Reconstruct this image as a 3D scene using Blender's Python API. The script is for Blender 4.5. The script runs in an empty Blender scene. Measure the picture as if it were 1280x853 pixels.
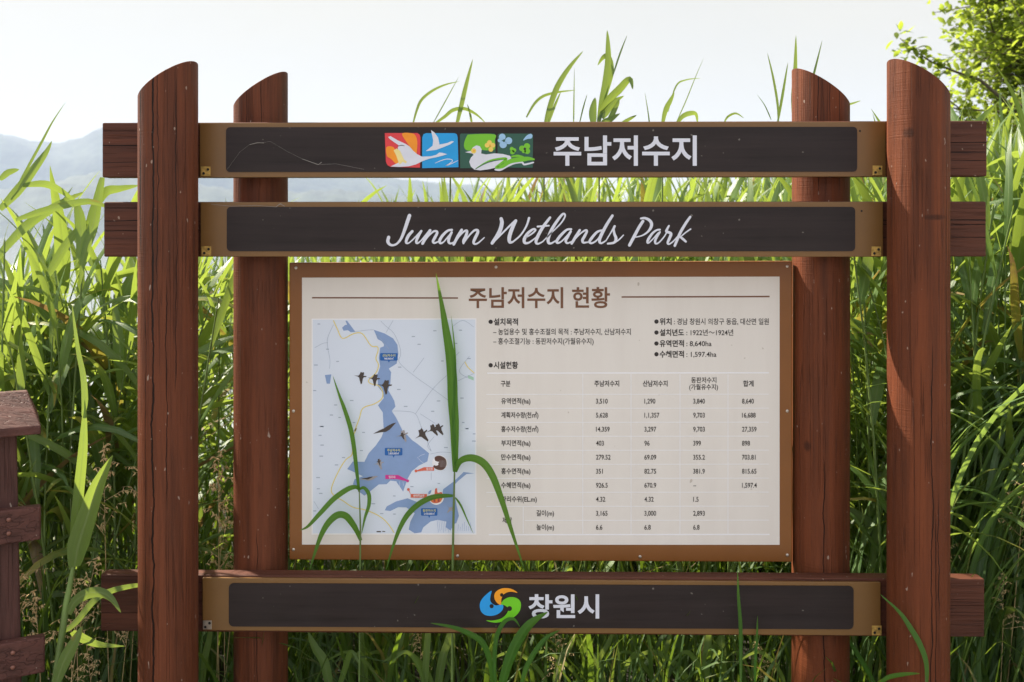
import bpy, math, random
import numpy as np
from mathutils import Vector, Matrix

random.seed(7); RNG = np.random.default_rng(7)
SC = bpy.context.scene
COL = SC.collection
R = math.radians

# ------------------------------------------------------------------ camera, sky, sun, exposure
EYE, FPX, CX, CY = 1.6, 1200.0, 640.0, 294.0        # eye height, focal length in photo pixels, principal point
cam = bpy.data.cameras.new('camera'); camera = bpy.data.objects.new('camera', cam); COL.objects.link(camera)
camera.location = (0, 0, EYE); camera.rotation_euler = (R(90), 0, 0)
cam.sensor_width = 36; cam.lens = 36*FPX/1280; cam.shift_y = -(426.5-CY)/1280
cam.clip_start = 0.05; cam.clip_end = 20000
cam.dof.use_dof = True; cam.dof.focus_distance = 2.62; cam.dof.aperture_fstop = 5.0
SC.camera = camera

SUN_EL, SUN_AZ = R(46), R(-58)                       # azimuth from +Y towards +X: behind the sign, to the left
world = bpy.data.worlds.new('World'); SC.world = world; world.use_nodes = True
wt = world.node_tree; wb = wt.nodes['Background']
sky = wt.nodes.new('ShaderNodeTexSky'); sky.sky_type = 'NISHITA'; sky.sun_disc = False
sky.sun_elevation = SUN_EL; sky.sun_rotation = SUN_AZ; sky.dust_density = 3.0
wco = wt.nodes.new('ShaderNodeTexCoord')
wmap = wt.nodes.new('ShaderNodeMapping'); wmap.inputs['Scale'].default_value = (1.3, 1.3, 5.0)
wt.links.new(wco.outputs['Generated'], wmap.inputs[0])
wn = wt.nodes.new('ShaderNodeTexNoise'); wn.inputs['Scale'].default_value = 2.2; wn.inputs['Detail'].default_value = 5; wn.inputs['Roughness'].default_value = .55
wt.links.new(wmap.outputs[0], wn.inputs['Vector'])
wr = wt.nodes.new('ShaderNodeMapRange'); wr.inputs['From Min'].default_value = .35; wr.inputs['From Max'].default_value = .68
wr.inputs['To Min'].default_value = .90; wr.inputs['To Max'].default_value = .97
wt.links.new(wn.outputs[0], wr.inputs[0])
# the cloud sheet is brighter away from the sun, where it is lit from the front
sep = wt.nodes.new('ShaderNodeSeparateXYZ'); wt.links.new(wco.outputs['Generated'], sep.inputs[0])
wr2 = wt.nodes.new('ShaderNodeMapRange'); wr2.inputs['From Min'].default_value = -.8; wr2.inputs['From Max'].default_value = .6
wr2.inputs['To Min'].default_value = 9.6; wr2.inputs['To Max'].default_value = 6.35
wt.links.new(sep.outputs['Y'], wr2.inputs[0])
wcl = wt.nodes.new('ShaderNodeVectorMath'); wcl.operation = 'SCALE'; wcl.inputs[0].default_value = (1.0, .96, .885)
wcm = wt.nodes.new('ShaderNodeMix'); wcm.data_type = 'RGBA'; wcm.inputs['A'].default_value = (.97, .97, 1.0, 1); wcm.inputs['B'].default_value = (1.0, .945, .80, 1)
wr3 = wt.nodes.new('ShaderNodeMapRange'); wr3.inputs['From Min'].default_value = -.3; wr3.inputs['From Max'].default_value = .6
wt.links.new(sep.outputs['Y'], wr3.inputs[0]); wt.links.new(wr3.outputs[0], wcm.inputs['Factor']); wt.links.new(wcm.outputs['Result'], wcl.inputs[0])
wt.links.new(wr2.outputs[0], wcl.inputs['Scale'])
wmx = wt.nodes.new('ShaderNodeMix'); wmx.data_type = 'RGBA'
wt.links.new(wr.outputs[0], wmx.inputs['Factor']); wt.links.new(sky.outputs[0], wmx.inputs['A']); wt.links.new(wcl.outputs[0], wmx.inputs['B'])
wt.links.new(wmx.outputs['Result'], wb.inputs['Color'])
wb.inputs['Strength'].default_value = 0.052

sun = bpy.data.lights.new('sun', 'SUN'); sun.energy = 5.0; sun.angle = R(.6); sun.color = (1, .90, .75)
sun_o = bpy.data.objects.new('sun', sun); COL.objects.link(sun_o)
to_sun = Vector((math.sin(SUN_AZ)*math.cos(SUN_EL), math.cos(SUN_AZ)*math.cos(SUN_EL), math.sin(SUN_EL)))
sun_o.rotation_euler = to_sun.to_track_quat('Z', 'Y').to_euler(); sun_o.location = (-20, 20, 30)

SC.view_settings.view_transform = 'Standard'; SC.view_settings.look = 'None'
SC.view_settings.gamma = 1; SC.view_settings.use_curve_mapping = False
SC.view_settings.exposure = 1.36
SC.render.engine = 'CYCLES'
SC.cycles.max_bounces = 8; SC.cycles.transparent_max_bounces = 8; SC.cycles.volume_bounces = 1
SC.cycles.use_denoising = True

# ------------------------------------------------------------------ helpers
def at(px, py, Y):                                  # a point of the photograph at distance Y
    return Vector(((px-CX)/FPX*Y, Y, EYE-(py-CY)/FPX*Y))

def link(o, parent=None):
    COL.objects.link(o)
    if parent is not None: o.parent = parent
    return o

def tag(o, label=None, cat=None, group=None, kind=None):
    if label: o['label'] = label
    if cat: o['category'] = cat
    if group: o['group'] = group
    if kind: o['kind'] = kind
    return o

def thing(name, loc, label, cat, group=None):
    o = bpy.data.objects.new(name, None); o.location = loc; o.empty_display_size = .05
    COL.objects.link(o)
    return tag(o, label, cat, group)

def wpos(o):
    p = Vector(o.location)
    while o.parent: o = o.parent; p += Vector(o.location)
    return p

class MB:
    """collects faces in world space and links them as one mesh object"""
    def __init__(s): s.v = []; s.f = []; s.m = []
    def add(s, vs, fs, mi=0):
        b = len(s.v); s.v += [Vector(p) for p in vs]; s.f += [[b+i for i in f] for f in fs]; s.m += [mi]*len(fs); return s
    def box(s, a, b, mi=0):
        x0, y0, z0 = a; x1, y1, z1 = b
        return s.add([(x0,y0,z0),(x1,y0,z0),(x1,y1,z0),(x0,y1,z0),(x0,y0,z1),(x1,y0,z1),(x1,y1,z1),(x0,y1,z1)],
              [(0,3,2,1),(4,5,6,7),(0,1,5,4),(1,2,6,5),(2,3,7,6),(3,0,4,7)], mi)
    def prism(s, pts, Y0, Y1, mi=0):                # outline given in photo pixels on the plane Y0, pushed back to Y1
        front = [at(x, y, Y0) for x, y in pts]; n = len(front)
        back = [Vector((p.x, Y1, p.z)) for p in front]
        return s.add(front+back, [list(range(n))[::-1], list(range(n, 2*n))]+[(i, (i+1) % n, n+(i+1) % n, n+i) for i in range(n)], mi)
    def flat(s, pts, Y, mi=0):
        f = [at(x, y, Y) for x, y in pts]
        return s.add(f, [list(range(len(f)))], mi)
    def ribbon(s, pts, ws, Y, mi=0, n=8):           # a brush stroke in photo pixels, round ends
        P, W = catmull(pts, ws, n)
        L = []; Rr = []
        for i in range(len(P)):
            a = P[max(i-1, 0)]; b = P[min(i+1, len(P)-1)]
            d = np.array(b)-np.array(a); d = d/(np.hypot(*d)+1e-9); nn = np.array((-d[1], d[0]))*W[i]/2
            L.append(P[i]+nn); Rr.append(P[i]-nn)
        vs = [at(p[0], p[1], Y) for p in L]+[at(p[0], p[1], Y) for p in Rr]; m = len(P)
        s.add(vs, [(i, i+1, m+i+1, m+i) for i in range(m-1)], mi)
        for e in (0, m-1):
            s.disc(P[e], W[e]/2, Y-.00003*(1+(e > 0)), mi, 10)
        return s
    def disc(s, c, r, Y, mi=0, n=20, ry=None):
        return s.flat([(c[0]+r*math.cos(2*math.pi*k/n), c[1]+(ry or r)*math.sin(2*math.pi*k/n)) for k in range(n)], Y, mi)
    def tube(s, pts, rs, mi=0, n=8):
        P = [Vector(p) for p in pts]; rings = []
        for i, p in enumerate(P):
            t = (P[min(i+1, len(P)-1)]-P[max(i-1, 0)]).normalized()
            u = t.orthogonal().normalized() if i == 0 else (u-t*u.dot(t)).normalized()
            w = t.cross(u); r = rs[i] if hasattr(rs, '__len__') else rs
            rings.append([p+(u*math.cos(2*math.pi*k/n)+w*math.sin(2*math.pi*k/n))*r for k in range(n)])
        vs = [q for r_ in rings for q in r_]; m = len(P)
        return s.add(vs, [(i*n+k, i*n+(k+1) % n, (i+1)*n+(k+1) % n, (i+1)*n+k) for i in range(m-1) for k in range(n)]
                     + [list(range(n))[::-1], [(m-1)*n+k for k in range(n)]], mi)
    def build(s, name, mats, parent=None, origin=None, bevel=0, smooth=False):
        base = wpos(parent) if parent is not None else Vector((0, 0, 0))
        org = Vector(origin) if origin is not None else base
        me = bpy.data.meshes.new(name)
        me.from_pydata([tuple(p-org) for p in s.v], [], s.f)
        for m in (mats if isinstance(mats, (list, tuple)) else [mats]): me.materials.append(m)
        me.polygons.foreach_set('material_index', s.m)
        if smooth: me.polygons.foreach_set('use_smooth', [True]*len(me.polygons))
        me.update()
        o = bpy.data.objects.new(name, me); o.location = org-base; link(o, parent)
        if bevel:
            b = o.modifiers.new('bevel', 'BEVEL'); b.width = bevel; b.segments = 2; b.limit_method = 'ANGLE'
        return o

def catmull(pts, ws=None, n=8):
    pts = [np.array(p, float) for p in pts]
    if ws is None: ws = [1]*len(pts)
    if not hasattr(ws, '__len__'): ws = [ws]*len(pts)
    if len(ws) != len(pts): ws = list(np.interp(np.linspace(0, 1, len(pts)), np.linspace(0, 1, len(ws)), ws))
    P = []; W = []
    for i in range(len(pts)-1):
        p0 = pts[max(i-1, 0)]; p1 = pts[i]; p2 = pts[i+1]; p3 = pts[min(i+2, len(pts)-1)]
        for k in range(n):
            t = k/n
            P.append(.5*((2*p1)+(-p0+p2)*t+(2*p0-5*p1+4*p2-p3)*t*t+(-p0+3*p1-3*p2+p3)*t**3)); W.append(ws[i]*(1-t)+ws[i+1]*t)
    P.append(pts[-1]); W.append(ws[-1])
    return P, W

def rrect(x0, y0, x1, y1, r, n=5, skew=(0, 0, 0, 0)):
    out = []
    for (cx, cy, a) in ((x1-r, y0+r, -90), (x1-r, y1-r, 0), (x0+r, y1-r, 90), (x0+r, y0+r, 180)):
        for k in range(n+1):
            t = R(a+90*k/n); out.append((cx+r*math.cos(t), cy+r*math.sin(t)))
    return out

# text as mesh letters, placed by photo pixels on a plane Y
def text_mesh(body, weight=0.0):
    c = bpy.data.curves.new('letters', 'FONT'); c.body = body; c.offset = weight; c.resolution_u = 4
    o = bpy.data.objects.new('letters', c); COL.objects.link(o)
    dg = bpy.context.evaluated_depsgraph_get()
    me = bpy.data.meshes.new_from_object(o.evaluated_get(dg))
    vs = [(v.co.x, v.co.y) for v in me.vertices]; fs = [list(p.vertices) for p in me.polygons]
    bpy.data.objects.remove(o); bpy.data.curves.remove(c); bpy.data.meshes.remove(me)
    return vs, fs

def text(mb, body, Y, x0, x1=None, top=None, bot=None, base=None, size=None, xs=.82, weight=0.0, mi=0, centre=None, slope=0):
    vs, fs = text_mesh(body, weight)
    ax = min(v[0] for v in vs); bx = max(v[0] for v in vs); ay = min(v[1] for v in vs); by = max(v[1] for v in vs)
    if top is not None: sy = (bot-top)/(by-ay); y_of = lambda v: bot-(v-ay)*sy
    else: sy = size; y_of = lambda v: base-v*sy
    if centre is not None: w = (bx-ax)*sy*xs; x0 = centre-w/2; x1 = centre+w/2
    sx = (x1-x0)/(bx-ax) if x1 is not None else sy*xs
    mb.add([at(x0+(v[0]-ax)*sx, y_of(v[1])+slope*(x0+(v[0]-ax)*sx), Y) for v in vs], fs, mi)

# ------------------------------------------------------------------ materials
class NT:
    def __init__(s, name):
        s.m = bpy.data.materials.new(name); s.m.use_nodes = True; s.t = s.m.node_tree
        s.b = s.t.nodes['Principled BSDF']; s.out = s.t.nodes['Material Output']
    def n(s, ty, **kw):
        x = s.t.nodes.new('ShaderNode'+ty)
        for k, v in kw.items():
            if k.startswith('i_'): s.set(x.inputs[int(k[2:])] if k[2:].isdigit() else x.inputs[k[2:].replace('_', ' ')], v)
            else: setattr(x, k, v)
        return x
    def set(s, inp, v):
        if isinstance(v, bpy.types.NodeSocket): s.t.links.new(v, inp)
        else: inp.default_value = v
    def math(s, op, a, b=None, c=None):
        x = s.n('Math', operation=op); s.set(x.inputs[0], a)
        if b is not None: s.set(x.inputs[1], b)
        if c is not None: s.set(x.inputs[2], c)
        return x.outputs[0]
    def noise(s, vec, scale, detail=2, rough=.5):
        x = s.n('TexNoise'); s.set(x.inputs['Vector'], vec); x.inputs['Scale'].default_value = scale
        x.inputs['Detail'].default_value = detail; x.inputs['Roughness'].default_value = rough; return x.outputs[0]
    def scaled(s, vec, sc):
        x = s.n('Mapping'); s.set(x.inputs[0], vec); x.inputs['Scale'].default_value = sc; return x.outputs[0]
    def rng(s, v, a, b, c=0.0, d=1.0):
        x = s.n('MapRange'); s.set(x.inputs[0], v)
        for i, q in enumerate((a, b, c, d)): s.set(x.inputs[i+1], q)
        return x.outputs[0]
    def mix(s, f, a, b):
        x = s.n('Mix', data_type='RGBA'); s.set(x.inputs['Factor'], f); s.set(x.inputs['A'], a if not isinstance(a, tuple) else (*a, 1)); s.set(x.inputs['B'], b if not isinstance(b, tuple) else (*b, 1))
        return x.outputs['Result']
    def bump(s, h, strength=.3, dist=.01):
        x = s.n('Bump'); s.set(x.inputs['Height'], h); x.inputs['Strength'].default_value = strength; x.inputs['Distance'].default_value = dist
        s.t.links.new(x.outputs[0], s.b.inputs['Normal'])

def simple(name, col, rough=.6, metal=0, var=.12, spec=.5, scale=30):
    k = NT(name); co = k.n('TexCoord').outputs['Object']
    f = k.noise(co, scale, 4, .6)
    lo = tuple(c*(1-var) for c in col); hi = tuple(min(1, c*(1+var)) for c in col)
    k.set(k.b.inputs['Base Color'], k.mix(k.rng(f, .3, .7), lo, hi))
    k.set(k.b.inputs['Roughness'], k.rng(f, .2, .8, rough-.08, rough+.08))
    k.b.inputs['Metallic'].default_value = metal; k.b.inputs['Specular IOR Level'].default_value = spec
    return k.m

def wood(name, base, axis='Z', cracks=(), rough=.62, knots=(), rad=.075, seed=0.0):
    """stained timber: long grain, fine saw ridges, split lines, knots, pale specks"""
    k = NT(name); tc = k.n('TexCoord').outputs['Object']
    mp = k.n('Mapping'); k.set(mp.inputs[0], tc); mp.inputs['Location'].default_value = (seed, seed*1.7, seed*2.3); co = mp.outputs[0]
    lng = (34, 34, 1.6) if axis == 'Z' else (1.6, 34, 34)
    crs = (6, 6, 330) if axis == 'Z' else (3, 60, 60)
    g = k.noise(k.scaled(co, lng), 1.0, 5, .62)
    gf = k.noise(k.scaled(co, tuple(q*4.5 for q in lng)), 1.0, 3, .6)
    saw = k.noise(k.scaled(co, crs), 1.0, 2, .5)
    big = k.noise(co, 5.0, 3, .55)
    c = k.mix(k.rng(g, .32, .7), tuple(q*.54 for q in base), tuple(q*1.34 for q in base))
    c = k.mix(k.rng(gf, .56, .76, 0, .7), c, tuple(q*.4 for q in base))
    c = k.mix(k.rng(big, .35, .7, 0, .35), c, (base[0]*1.25, base[1]*1.12, base[2]*1.0))
    # fine drying checks along the grain, in patches
    ck = k.noise(k.scaled(co, (62, 62, 1.1) if axis == 'Z' else (1.1, 62, 62)), 1.0, 2, .5)
    ckm = k.math('MULTIPLY', k.rng(k.math('ABSOLUTE', k.math('SUBTRACT', ck, .5)), .006, .020, 1, 0), k.rng(k.noise(co, 7.0, 2, .5), .42, .60))
    c = k.mix(k.math('MULTIPLY', ckm, .36), c, tuple(q*.22 for q in base))
    # stain worn thin in places
    wn_ = k.noise(k.scaled(co, (16, 16, 3.0) if axis == 'Z' else (3.0, 16, 16)), 1.0, 5, .7)
    c = k.mix(k.rng(wn_, .60, .80, 0, .28), c, (base[0]*1.7+.02, base[1]*1.9+.015, base[2]*2.1+.012))
    sx = k.n('SeparateXYZ'); k.set(sx.inputs[0], tc)
    X, Yc, Z = sx.outputs
    height = k.math('ADD', k.math('MULTIPLY', g, .5), k.math('ADD', k.math('MULTIPLY', saw, .20), k.math('SUBTRACT', k.math('MULTIPLY', gf, .45), k.math('MULTIPLY', ckm, .5))))
    tot = None
    for (p, a, b, w, amp) in cracks:                # position across, from, to (along), half width, wander
        if axis == 'Z':
            across = k.math('MULTIPLY', k.math('ARCTAN2', X, k.math('MULTIPLY', Yc, -1)), rad); along = Z
        else: across = Z; along = X
        cv = k.n('CombineXYZ'); k.set(cv.inputs[0], p*37.0); k.set(cv.inputs[1], k.math('MULTIPLY', along, 5.0)); k.set(cv.inputs[2], seed)
        wob = k.noise(cv.outputs[0], 1.0, 5, .65)
        d = k.math('ABSOLUTE', k.math('SUBTRACT', across, k.math('ADD', p, k.math('MULTIPLY', k.math('SUBTRACT', wob, .5), amp))))
        cw = k.n('CombineXYZ'); k.set(cw.inputs[0], p*91.0+5); k.set(cw.inputs[1], k.math('MULTIPLY', along, 9.0))
        wid = k.math('MULTIPLY', k.noise(cw.outputs[0], 1.0, 2, .6), w*2)
        ends = k.math('MULTIPLY', k.rng(along, a, a+.05), k.rng(along, b-.05, b, 1, 0))
        wid = k.math('MAXIMUM', k.math('MULTIPLY', wid, ends), 1e-5)
        msk = k.rng(k.math('DIVIDE', d, wid), .6, 1.2, 1.0, 0.0)
        msk = k.math('MULTIPLY', msk, k.rng(ends, 0, .1))
        tot = msk if tot is None else k.math('MAXIMUM', tot, msk)
    tot_c = tot
    for (p, zc, r, st) in knots:
        across = k.math('MULTIPLY', k.math('ARCTAN2', X, k.math('MULTIPLY', Yc, -1)), rad)
        dx = k.math('DIVIDE', k.math('SUBTRACT', across, p), r*st); dz = k.math('DIVIDE', k.math('SUBTRACT', Z, zc), r)
        d2 = k.math('ADD', k.math('MULTIPLY', dx, dx), k.math('MULTIPLY', dz, dz))
        msk = k.math('MULTIPLY', k.rng(k.math('ADD', d2, k.math('MULTIPLY', k.math('SUBTRACT', gf, .5), 2.2)), .2, 1.5, .6, 0), 1.0)
        tot = msk if tot is None else k.math('MAXIMUM', tot, msk)
    if tot is not None:
        c = k.mix(tot, c, (base[0]*.08, base[1]*.08, base[2]*.1))
        height = k.math('SUBTRACT', height, k.math('MULTIPLY', tot_c if tot_c is not None else tot, 1.6))
    sp = k.noise(k.scaled(co, (90, 90, 45)), 1.0, 1, .5)
    c = k.mix(k.rng(sp, .755, .79, 0, .6), c, (.45, .36, .30))
    k.set(k.b.inputs['Base Color'], c)
    k.set(k.b.inputs['Roughness'], k.rng(g, .2, .8, rough-.1, rough+.1)); k.b.inputs['Specular IOR Level'].default_value = .26
    k.bump(height, .8, .005)
    return k.m

def leaf_mat(name, dark, light, dry, trans, tfac=.5, rough=.42):
    k = NT(name)
    at_ = k.n('Attribute', attribute_name='leafdata'); se = k.n('SeparateColor'); k.set(se.inputs[0], at_.outputs['Color'])
    rnd, along, across = se.outputs; yel = at_.outputs['Alpha']
    oi = k.n('ObjectInfo').outputs['Random']
    cv = k.n('CombineXYZ'); k.set(cv.inputs[0], k.math('MULTIPLY', across, 26.0)); k.set(cv.inputs[1], k.math('MULTIPLY', along, 1.2)); k.set(cv.inputs[2], k.math('MULTIPLY', rnd, 91.0))
    stripe = k.noise(cv.outputs[0], 1.0, 2, .6)
    cv2 = k.n('CombineXYZ'); k.set(cv2.inputs[0], k.math('MULTIPLY', across, 2.0)); k.set(cv2.inputs[1], k.math('MULTIPLY', along, 6.0)); k.set(cv2.inputs[2], k.math('MULTIPLY', rnd, 57.0))
    blot = k.noise(cv2.outputs[0], 1.0, 3, .6)
    f = k.math('ADD', k.math('MULTIPLY', rnd, .5), k.math('ADD', k.math('MULTIPLY', k.math('SUBTRACT', stripe, .25), .55), k.math('MULTIPLY', oi, .22)))
    c = k.mix(f, dark, light); t = k.mix(f, tuple(q*.8 for q in trans), tuple(min(1, q*1.12) for q in trans))
    mid = k.rng(k.math('ABSOLUTE', k.math('SUBTRACT', across, .5)), .035, .075, .55, 0)
    c = k.mix(mid, c, (light[0]*1.9, light[1]*1.55, light[2]*2.2)); t = k.mix(mid, t, tuple(q*.6 for q in trans))
    # yellowing that starts from the tip and in blotches, more on old leaves
    tipd = k.math('ADD', k.math('MULTIPLY', along, .55), k.math('ADD', k.math('MULTIPLY', yel, .8), k.math('MULTIPLY', k.math('SUBTRACT', blot, .5), .9)))
    yf = k.rng(tipd, .72, 1.05); c = k.mix(yf, c, dry); t = k.mix(yf, t, (dry[0]*.85, dry[1]*.85, dry[2]*.7))
    bf = k.rng(tipd, 1.12, 1.32); c = k.mix(bf, c, (.30, .22, .12)); t = k.mix(bf, t, (.18, .11, .04))
    k.set(k.b.inputs['Base Color'], c); k.set(k.b.inputs['Roughness'], rough); k.b.inputs['Specular IOR Level'].default_value = .5
    k.bump(stripe, .35, .002)
    tr = k.n('BsdfTranslucent'); k.set(tr.inputs[0], t)
    mx = k.n('MixShader'); mx.inputs[0].default_value = tfac
    k.t.links.new(k.b.outputs[0], mx.inputs[1]); k.t.links.new(tr.outputs[0], mx.inputs[2]); k.t.links.new(mx.outputs[0], k.out.inputs[0])
    return k.m

M = {}
M['reed'] = leaf_mat('reed_leaf', (.036, .092, .024), (.125, .215, .058), (.36, .30, .06), (.38, .50, .07), .43, .36)
M['fresh'] = leaf_mat('fresh_reed_leaf', (.022, .105, .012), (.07, .21, .022), (.36, .30, .06), (.26, .50, .03), .42, .45)
M['silver'] = leaf_mat('silver_grass_leaf', (.055, .125, .045), (.145, .24, .09), (.36, .32, .09), (.34, .49, .08), .40, .36)
M['bush'] = leaf_mat('shrub_leaf', (.06, .10, .014), (.13, .18, .03), (.30, .30, .06), (.44, .56, .055), .53)
M['under'] = leaf_mat('low_grass_leaf', (.022, .062, .015), (.075, .15, .032), (.22, .18, .05), (.22, .34, .025), .36, .55)
M['stem'] = simple('reed_stem', (.12, .19, .05), .5, var=.3, scale=12)
M['drystalk'] = simple('dry_seed_stalk', (.58, .43, .22), .8, var=.3, scale=40)
M['bark'] = simple('bark', (.10, .08, .055), .9, var=.35, scale=18)
M['plate'] = simple('brown_painted_metal', (.185, .092, .026), .36, var=.06, scale=9)
M['frame'] = simple('tan_painted_metal_frame', (.225, .082, .016), .38, var=.07, scale=6)
M['brass'] = simple('brass_bracket', (.62, .40, .11), .5, metal=.5, var=.45, scale=90)
M['steel'] = simple('screw_steel', (.55, .50, .44), .35, metal=.8, var=.2, scale=90)
M['black'] = simple('dark_hole', (.012, .011, .01), .8)
M['white_ink'] = simple('white_lettering', (.70, .72, .82), .5, var=.04, scale=20)
M['brown_ink'] = simple('brown_lettering', (.18, .075, .035), .5, var=.04)
M['black_ink'] = simple('black_lettering', (.025, .02, .02), .5, var=.1)
M['panel'] = simple('printed_cream_sheet', (.80, .735, .665), .38, var=.015, scale=4)
def sheet_mat():
    k = NT('printed_cream_sheet'); co = k.n('TexCoord').outputs['Object']
    a = k.noise(k.scaled(co, (14, 14, 1.6)), 1.0, 5, .6); b = k.noise(co, 2.2, 4, .6); d = k.noise(k.scaled(co, (55, 55, 40)), 1.0, 1, .5)
    c = k.mix(k.rng(a, .35, .75), (.78, .745, .705), (.725, .685, .645)); c = k.mix(k.rng(b, .35, .7, 0, .4), c, (.79, .76, .725))
    c = k.mix(k.rng(d, .77, .80, 0, .5), c, (.30, .24, .18))
    k.set(k.b.inputs['Base Color'], c); k.set(k.b.inputs['Roughness'], k.rng(a, .3, .7, .3, .45)); k.bump(b, .12, .01); return k.m
M['panel'] = sheet_mat()
M['rule_ink'] = simple('pale_table_rule', (.88, .88, .92), .45, var=.01)
M['map_ground'] = simple('map_pale_ground', (.70, .775, .90), .40, var=.015, scale=5)
M['web'] = simple('cobweb_silk', (.30, .28, .26), .6)
def inlay_mat():
    k = NT('dark_inlay'); co = k.n('TexCoord').outputs['Object']
    a = k.noise(k.scaled(co, (2.5, 60, 60)), 1.0, 5, .65); b = k.noise(co, 7, 4, .6); d = k.noise(k.scaled(co, (70, 70, 70)), 1.0, 1, .5)
    c = k.mix(k.rng(a, .3, .72), (.014, .009, .009), (.029, .019, .019))
    c = k.mix(k.rng(b, .4, .75, 0, .35), c, (.040, .031, .030)); c = k.mix(k.rng(d, .77, .80, 0, .6), c, (.22, .2, .18))
    k.set(k.b.inputs['Base Color'], c); k.set(k.b.inputs['Roughness'], k.rng(b, .3, .7, .45, .62)); k.b.inputs['Specular IOR Level'].default_value = .3
    k.bump(a, .25, .002); return k.m
M['inlay'] = inlay_mat()
for nm, col in dict(red=(.72,.045,.055), orange=(.9,.30,.01), sky_blue=(.008,.33,.75), deep_green=(.02,.095,.065), leaf_green=(.17,.52,.02), yellow=(.85,.62,.12),
                    pale_blue=(.32,.55,.80), cream=(.85,.72,.30), emblem_blue=(.01,.33,.80), emblem_orange=(.92,.36,.01), emblem_green=(.16,.60,.01),
                    map_water=(.24,.36,.62), map_pale=(.42,.52,.72), map_road=(.80,.66,.18), map_line=(.36,.43,.55), call_blue=(.01,.12,.42), call_red=(.70,.14,.08), call_pink=(.62,.03,.28),
                    bird=(.06,.045,.04), bird_grey=(.35,.33,.34), house=(.10,.045,.035), map_green=(.38,.62,.48), call_yellow=(.75,.7,.2)).items():
    M[nm] = simple(nm+'_ink', col, .48, var=.04)

# ------------------------------------------------------------------ the setting: ground, lake, hills, air
gm = NT('bank_soil'); gco = gm.n('TexCoord').outputs['Object']
gf_ = gm.noise(gco, 6, 6, .65)
gm.set(gm.b.inputs['Base Color'], gm.mix(gm.rng(gf_, .35, .7), (.018, .017, .010), (.05, .043, .024))); gm.b.inputs['Roughness'].default_value = .95
gm.bump(gf_, .8, .03)
def ground():
    xs = sorted(set([-3000, -1500, -600, -200, -80, -40, -20]+[round(-12+.5*i, 2) for i in range(49)]+[20, 40, 80, 200, 600, 1500, 3000]))
    ys = sorted(set([-80, -40, -20, -10]+[round(-6+.5*i, 2) for i in range(49)]+[20, 25, 40, 80, 200, 600, 1200, 2000, 3500]))
    def z(x, y):
        b = 0 if y < 7 else -3.2*min(1, (y-7)/9.0)**.9 if y > 7 else 0
        return b + (.03*math.sin(x*1.7+y*.6)*math.sin(y*1.3-x*.4) if abs(x) < 13 and y < 16 else 0) - .015
    mb = MB(); n = len(xs)
    mb.add([(x, y, z(x, y)) for y in ys for x in xs], [(j*n+i, j*n+i+1, (j+1)*n+i+1, (j+1)*n+i) for j in range(len(ys)-1) for i in range(n-1)])
    return tag(mb.build('ground', gm.m, smooth=True), kind='structure')
ground()
pm = NT('fill_paving'); pco = pm.n('TexCoord').outputs['Object']; pn = pm.noise(pco, 9, 6, .65)
pm.set(pm.b.inputs['Base Color'], pm.mix(pm.rng(pn, .3, .7), (.15, .14, .125), (.24, .225, .20))); pm.b.inputs['Roughness'].default_value = .9; pm.bump(pn, .3, .01)
mb = MB(); mb.box((-30, -3.2, -.2), (30, 1.75, .03)); tag(mb.build('unseen_fill_path', pm.m), kind='structure')  # unseen paving added before the sign to bounce fill light onto its front
wm = NT('lake_water'); wco_ = wm.n('TexCoord').outputs['Object']
wm.b.inputs['Base Color'].default_value = (.30, .32, .31, 1); wm.b.inputs['Roughness'].default_value = .08; wm.b.inputs['Specular IOR Level'].default_value = .8
wm.bump(wm.noise(wm.scaled(wco_, (.6, 1.4, 1)), 1.2, 3, .6), .07, .03)
lake = MB().add([(-2950, 9.5, -2), (2950, 9.5, -2), (2950, 3400, -2), (-2950, 3400, -2)], [(0, 1, 2, 3)]).build('lake', wm.m)
tag(lake, kind='structure')

hm = NT('wooded_hillside'); hco = hm.n('TexCoord').outputs['Object']
hn = hm.noise(hco, .022, 8, .8)
hm.set(hm.b.inputs['Base Color'], hm.mix(hm.rng(hn, .35, .65), (.016, .026, .022), (.065, .085, .058))); hm.b.inputs['Roughness'].default_value = .95
def hills(name, D, prof, depth, jag):
    px = [p[0] for p in prof]; py = [p[1] for p in prof]
    mb = MB(); N, Kk = 220, 9; vs = []
    for i in range(N+1):
        x = px[0]+(px[-1]-px[0])*i/N; yy = np.interp(x, px, py)
        h = max(0, (CY-yy)/FPX*D + EYE + jag*(math.sin(i*1.13)+.7*math.sin(i*2.71+1)+.5*math.sin(i*.37+2)))
        for j in range(Kk+1):
            t = j/Kk; s = math.sin(t*math.pi/2)
            vs.append(((x-CX)/FPX*D*(1-.12*(1-t)), D-depth*(1-t), -3+(h+3)*(s+.05*math.sin(i*.31+j*1.9)*math.sin(t*math.pi))))
        vs.append(((x-CX)/FPX*D*1.05, D+depth, -3.2))
    m = Kk+2
    mb.add(vs, [(i*m+j, (i+1)*m+j, (i+1)*m+j+1, i*m+j+1) for i in range(N) for j in range(m-1)])
    return tag(mb.build(name, hm.m, smooth=True), kind='structure')
hills('far_hills', 2500, [(-420, 210), (-300, 185), (-160, 165), (-60, 160), (0, 167), (40, 176), (78, 181), (105, 174), (135, 160), (190, 150), (250, 158), (330, 190), (420, 216), (520, 226), (600, 233), (700, 262), (800, 282), (900, 296), (1000, 298)], 420, 1.2)
hills('near_hills', 1700, [(-420, 250), (-250, 225), (-100, 235), (0, 240), (60, 228), (140, 215), (220, 225), (320, 242), (430, 238), (520, 246), (600, 262), (690, 285), (760, 298)], 300, 1.6)

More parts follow.
